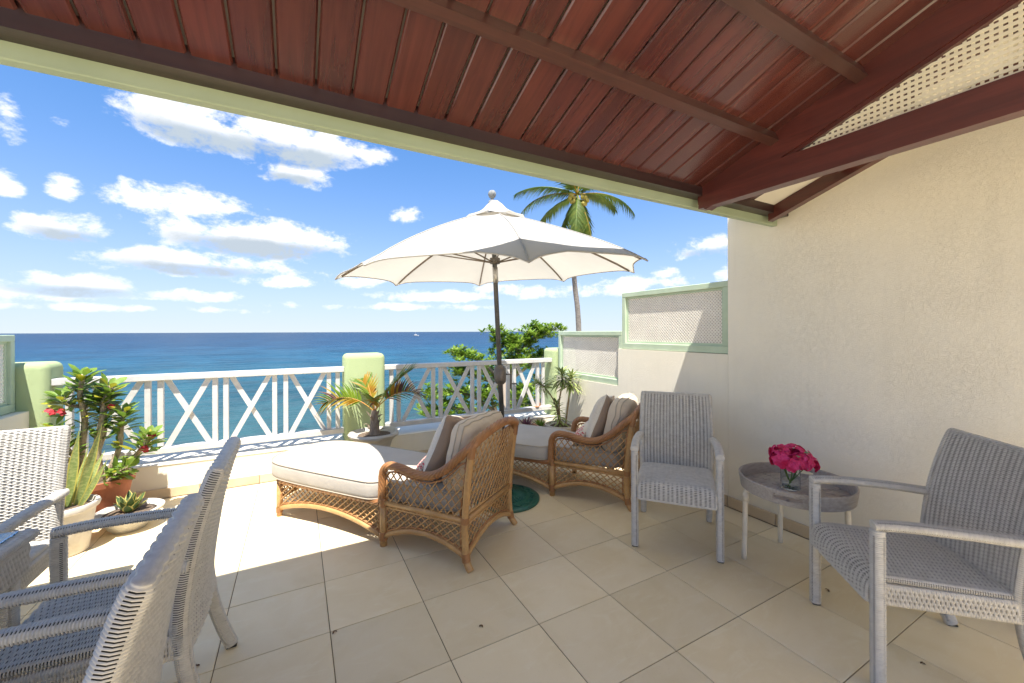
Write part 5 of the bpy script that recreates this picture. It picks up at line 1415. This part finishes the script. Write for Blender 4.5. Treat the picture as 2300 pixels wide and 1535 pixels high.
def coco_palm():
    D = 24.0; rg = random.Random(9)
    top = at(1297, 442, D); base = at(1303, 900, D); base.z = SEA + .2
    t = tag(empty('coconut_palm', base), 'tall coconut palm with hanging nuts behind the parasol', 'tree'); rel = lambda v: Vector(v) - base
    P = bez([base, at(1300, 745, D), at(1291, 640, D), at(1286, 560, D), at(1292, 480, D), top], 8)
    n = len(P)
    MB().tube([rel(q) for q in P], [(.165 - .055 * i / n) * (1 + .05 * (i % 2)) for i in range(n)], 12).build('trunk', 'palm_bark', t, True)
    R_ = Vector((RT.x, RT.y, RT.z)); F_ = Vector((FW.x, FW.y, 0)); Z = Vector((0, 0, 1))
    H = rel(top) + Z * .1
    specs = [(-.95, -.1, .15, 3.6, 1.15), (-1.0, .2, .55, 3.7, .95), (-.75, .6, -.05, 3.3, 1.0), (.95, .1, .25, 3.7, 1.25), (.7, .5, .35, 3.4, 1.1), (-.12, -.55, -.55, 3.0, .4), (.25, -.35, -.75, 2.9, .35),
             (-.35, .35, -.6, 2.9, .4), (.3, .6, -.3, 3.0, .6), (-.4, -.6, .9, 3.4, 1.2), (.5, -.5, .95, 3.4, 1.2), (.0, .7, 1.0, 3.4, 1.1), (.15, .1, 1.2, 3.2, .8), (-.6, -.2, .9, 3.4, 1.3), (.7, .3, .8, 3.5, 1.3), (.05, -.3, -.9, 2.6, .2), (-.2, .1, -.85, 2.8, .25)]
    for k, (a, f, z, ln, dr) in enumerate(specs):
        frond(t, H, R_ * a + F_ * f + Z * z, ln * 1.06, dr, 64, 1.05, ['coco_leaf'], stalk='palm_green' if k % 3 else 'palm_yellow', lw=.065, bare=.10, seed=40 + k, vee=-.35, rr=.045)
    mat('coconut_husk', (0.30, 0.24, 0.03), (0.22, 0.19, 0.03), 6, 0.5)
    nut = None
    for k in range(22):
        sd = -1 if k % 2 else 1
        q = H + R_ * (sd * rg.uniform(.18, .55)) + F_ * rg.uniform(-.5, -.15) + Z * rg.uniform(-.75, -.05)
        if nut is None: nut = MB().lathe([(0, -.15), (.07, -.125), (.12, -.04), (.125, .03), (.09, .11), (.04, .15), (0, .155)], 10).build('coconut', 'coconut_husk', t, True); o = nut
        else: o = nut.copy(); COL.objects.link(o)
        o.location = q; o.rotation_euler = (rg.uniform(-.5, .5), rg.uniform(-.5, .5), 0); s_ = rg.uniform(.85, 1.1); o.scale = (s_, s_, s_)
coco_palm()
# utility pole and wires on the shore
def pole():
    D = 13.0; q = at(1134, 851, D)
    b0 = Vector((q.x, q.y, SEA + .85))
    t = tag(empty('utility_pole', b0), 'weathered wooden post seen through the right railing below the parasol crank', 'post')
    MB().tube([(0, 0, 0), (0, 0, q.z - b0.z)], [.085, .068], 12).build('post', 'post_wood', t, True)
    mat('wire', (0.03, 0.03, 0.03), None, 5, 0.6)
    for z in (-.75, -1.25):
        a = Vector((0, 0, q.z - b0.z + z)); e = Vector((-9, 2.0, a.z - 1.0))
        MB().tube([a.lerp(e, i / 12) - Vector((0, 0, .5 * sin(pi * i / 12))) for i in range(13)], .008, 5).build('wire', 'wire', t, True)
        e = Vector((9, -1.0, a.z))
        MB().tube([a.lerp(e, i / 12) - Vector((0, 0, .5 * sin(pi * i / 12))) for i in range(13)], .008, 5).build('wire', 'wire', t, True)
pole()
def boat():
    D = 830.0; q = at(934, 754, D); q.z = SEA
    t = tag(empty('boat', q, -YAW), 'tiny white motor boat far out on the sea', 'boat')
    hull = MB(); secs = [(-6, 1.6, 1.3), (-3, 1.9, 1.4), (1, 1.9, 1.6), (4, 1.2, 1.9), (6.4, .08, 2.2)]
    vs = []
    for x, w, h in secs: vs += [(x, -w, h), (x, -w * .7, .0), (x, 0, -.4), (x, w * .7, .0), (x, w, h)]
    fs = [(i * 5 + j, i * 5 + j + 1, (i + 1) * 5 + j + 1, (i + 1) * 5 + j) for i in range(4) for j in range(4)] + [(0, 1, 2, 3, 4), (24, 23, 22, 21, 20)] + [(i * 5, (i + 1) * 5, (i + 1) * 5 + 4, i * 5 + 4) for i in range(4)]
    hull.add(vs, fs).build('hull', 'white_paint', t)
    MB().prism([(-3.2, 1.3), (2.6, 1.5), (1.6, 3.2), (-2.6, 3.2)], 1, -1.3, 1.3).build('cabin', 'white_paint', t)
    MB().box((-2.2, -1.2, 3.9), (.9, 1.2, 4.05)).box((-2.1, -1.1, 3.2), (-2.0, -1.0, 3.9)).box((-2.1, 1.0, 3.2), (-2.0, 1.1, 3.9)).box((.6, -1.1, 3.2), (.7, -1.0, 3.9)).box((.6, 1.0, 3.2), (.7, 1.1, 3.9)).build('canopy', 'white_paint', t)
    MB().tube([(-.6, 0, 4.0), (-.6, 0, 8.5)], .12, 6).build('mast', 'white_paint', t)
boat()
# fallen leaves and crumbs on the tiles
mat('dry_leaf', (0.16, 0.08, 0.03), (0.10, 0.05, 0.02), 30, 0.9)
for k, (u, v, s_, lab) in enumerate([(440, 1497, .016, 'curled brown leaf on the tiles beside the leg of the rear left chair'), (1081, 1406, .012, 'dark crumb of leaf in the middle of the shaded tiles'),
                                     (751, 1420, .013, 'dark leaf scrap on a tile joint left of the daybed'), (351, 1122, .016, 'brown leaf on the sunny tiles right of the white bowl'),
                                     (1859, 1326, .014, 'dark leaf scrap behind the leg of the right foreground chair'), (2072, 1490, .010, 'tiny dark speck of leaf at the lower right')]):
    d = pix_dir(u, v); p_ = Vector((0, 0, EYE)) + d * (-(EYE - .002) / d.z)
    mb = MB()
    for q in range(3): mb.leaf((0, 0, .001 + .001 * q), (cos(q * 2 + k), sin(q * 2 + k), .25), (0, 0, 1), s_ * 1.15, s_ * .75, 1.0, .5, 4)
    tag(mb.build('dry_leaf', 'dry_leaf', None, True, loc=p_), lab, 'leaf')
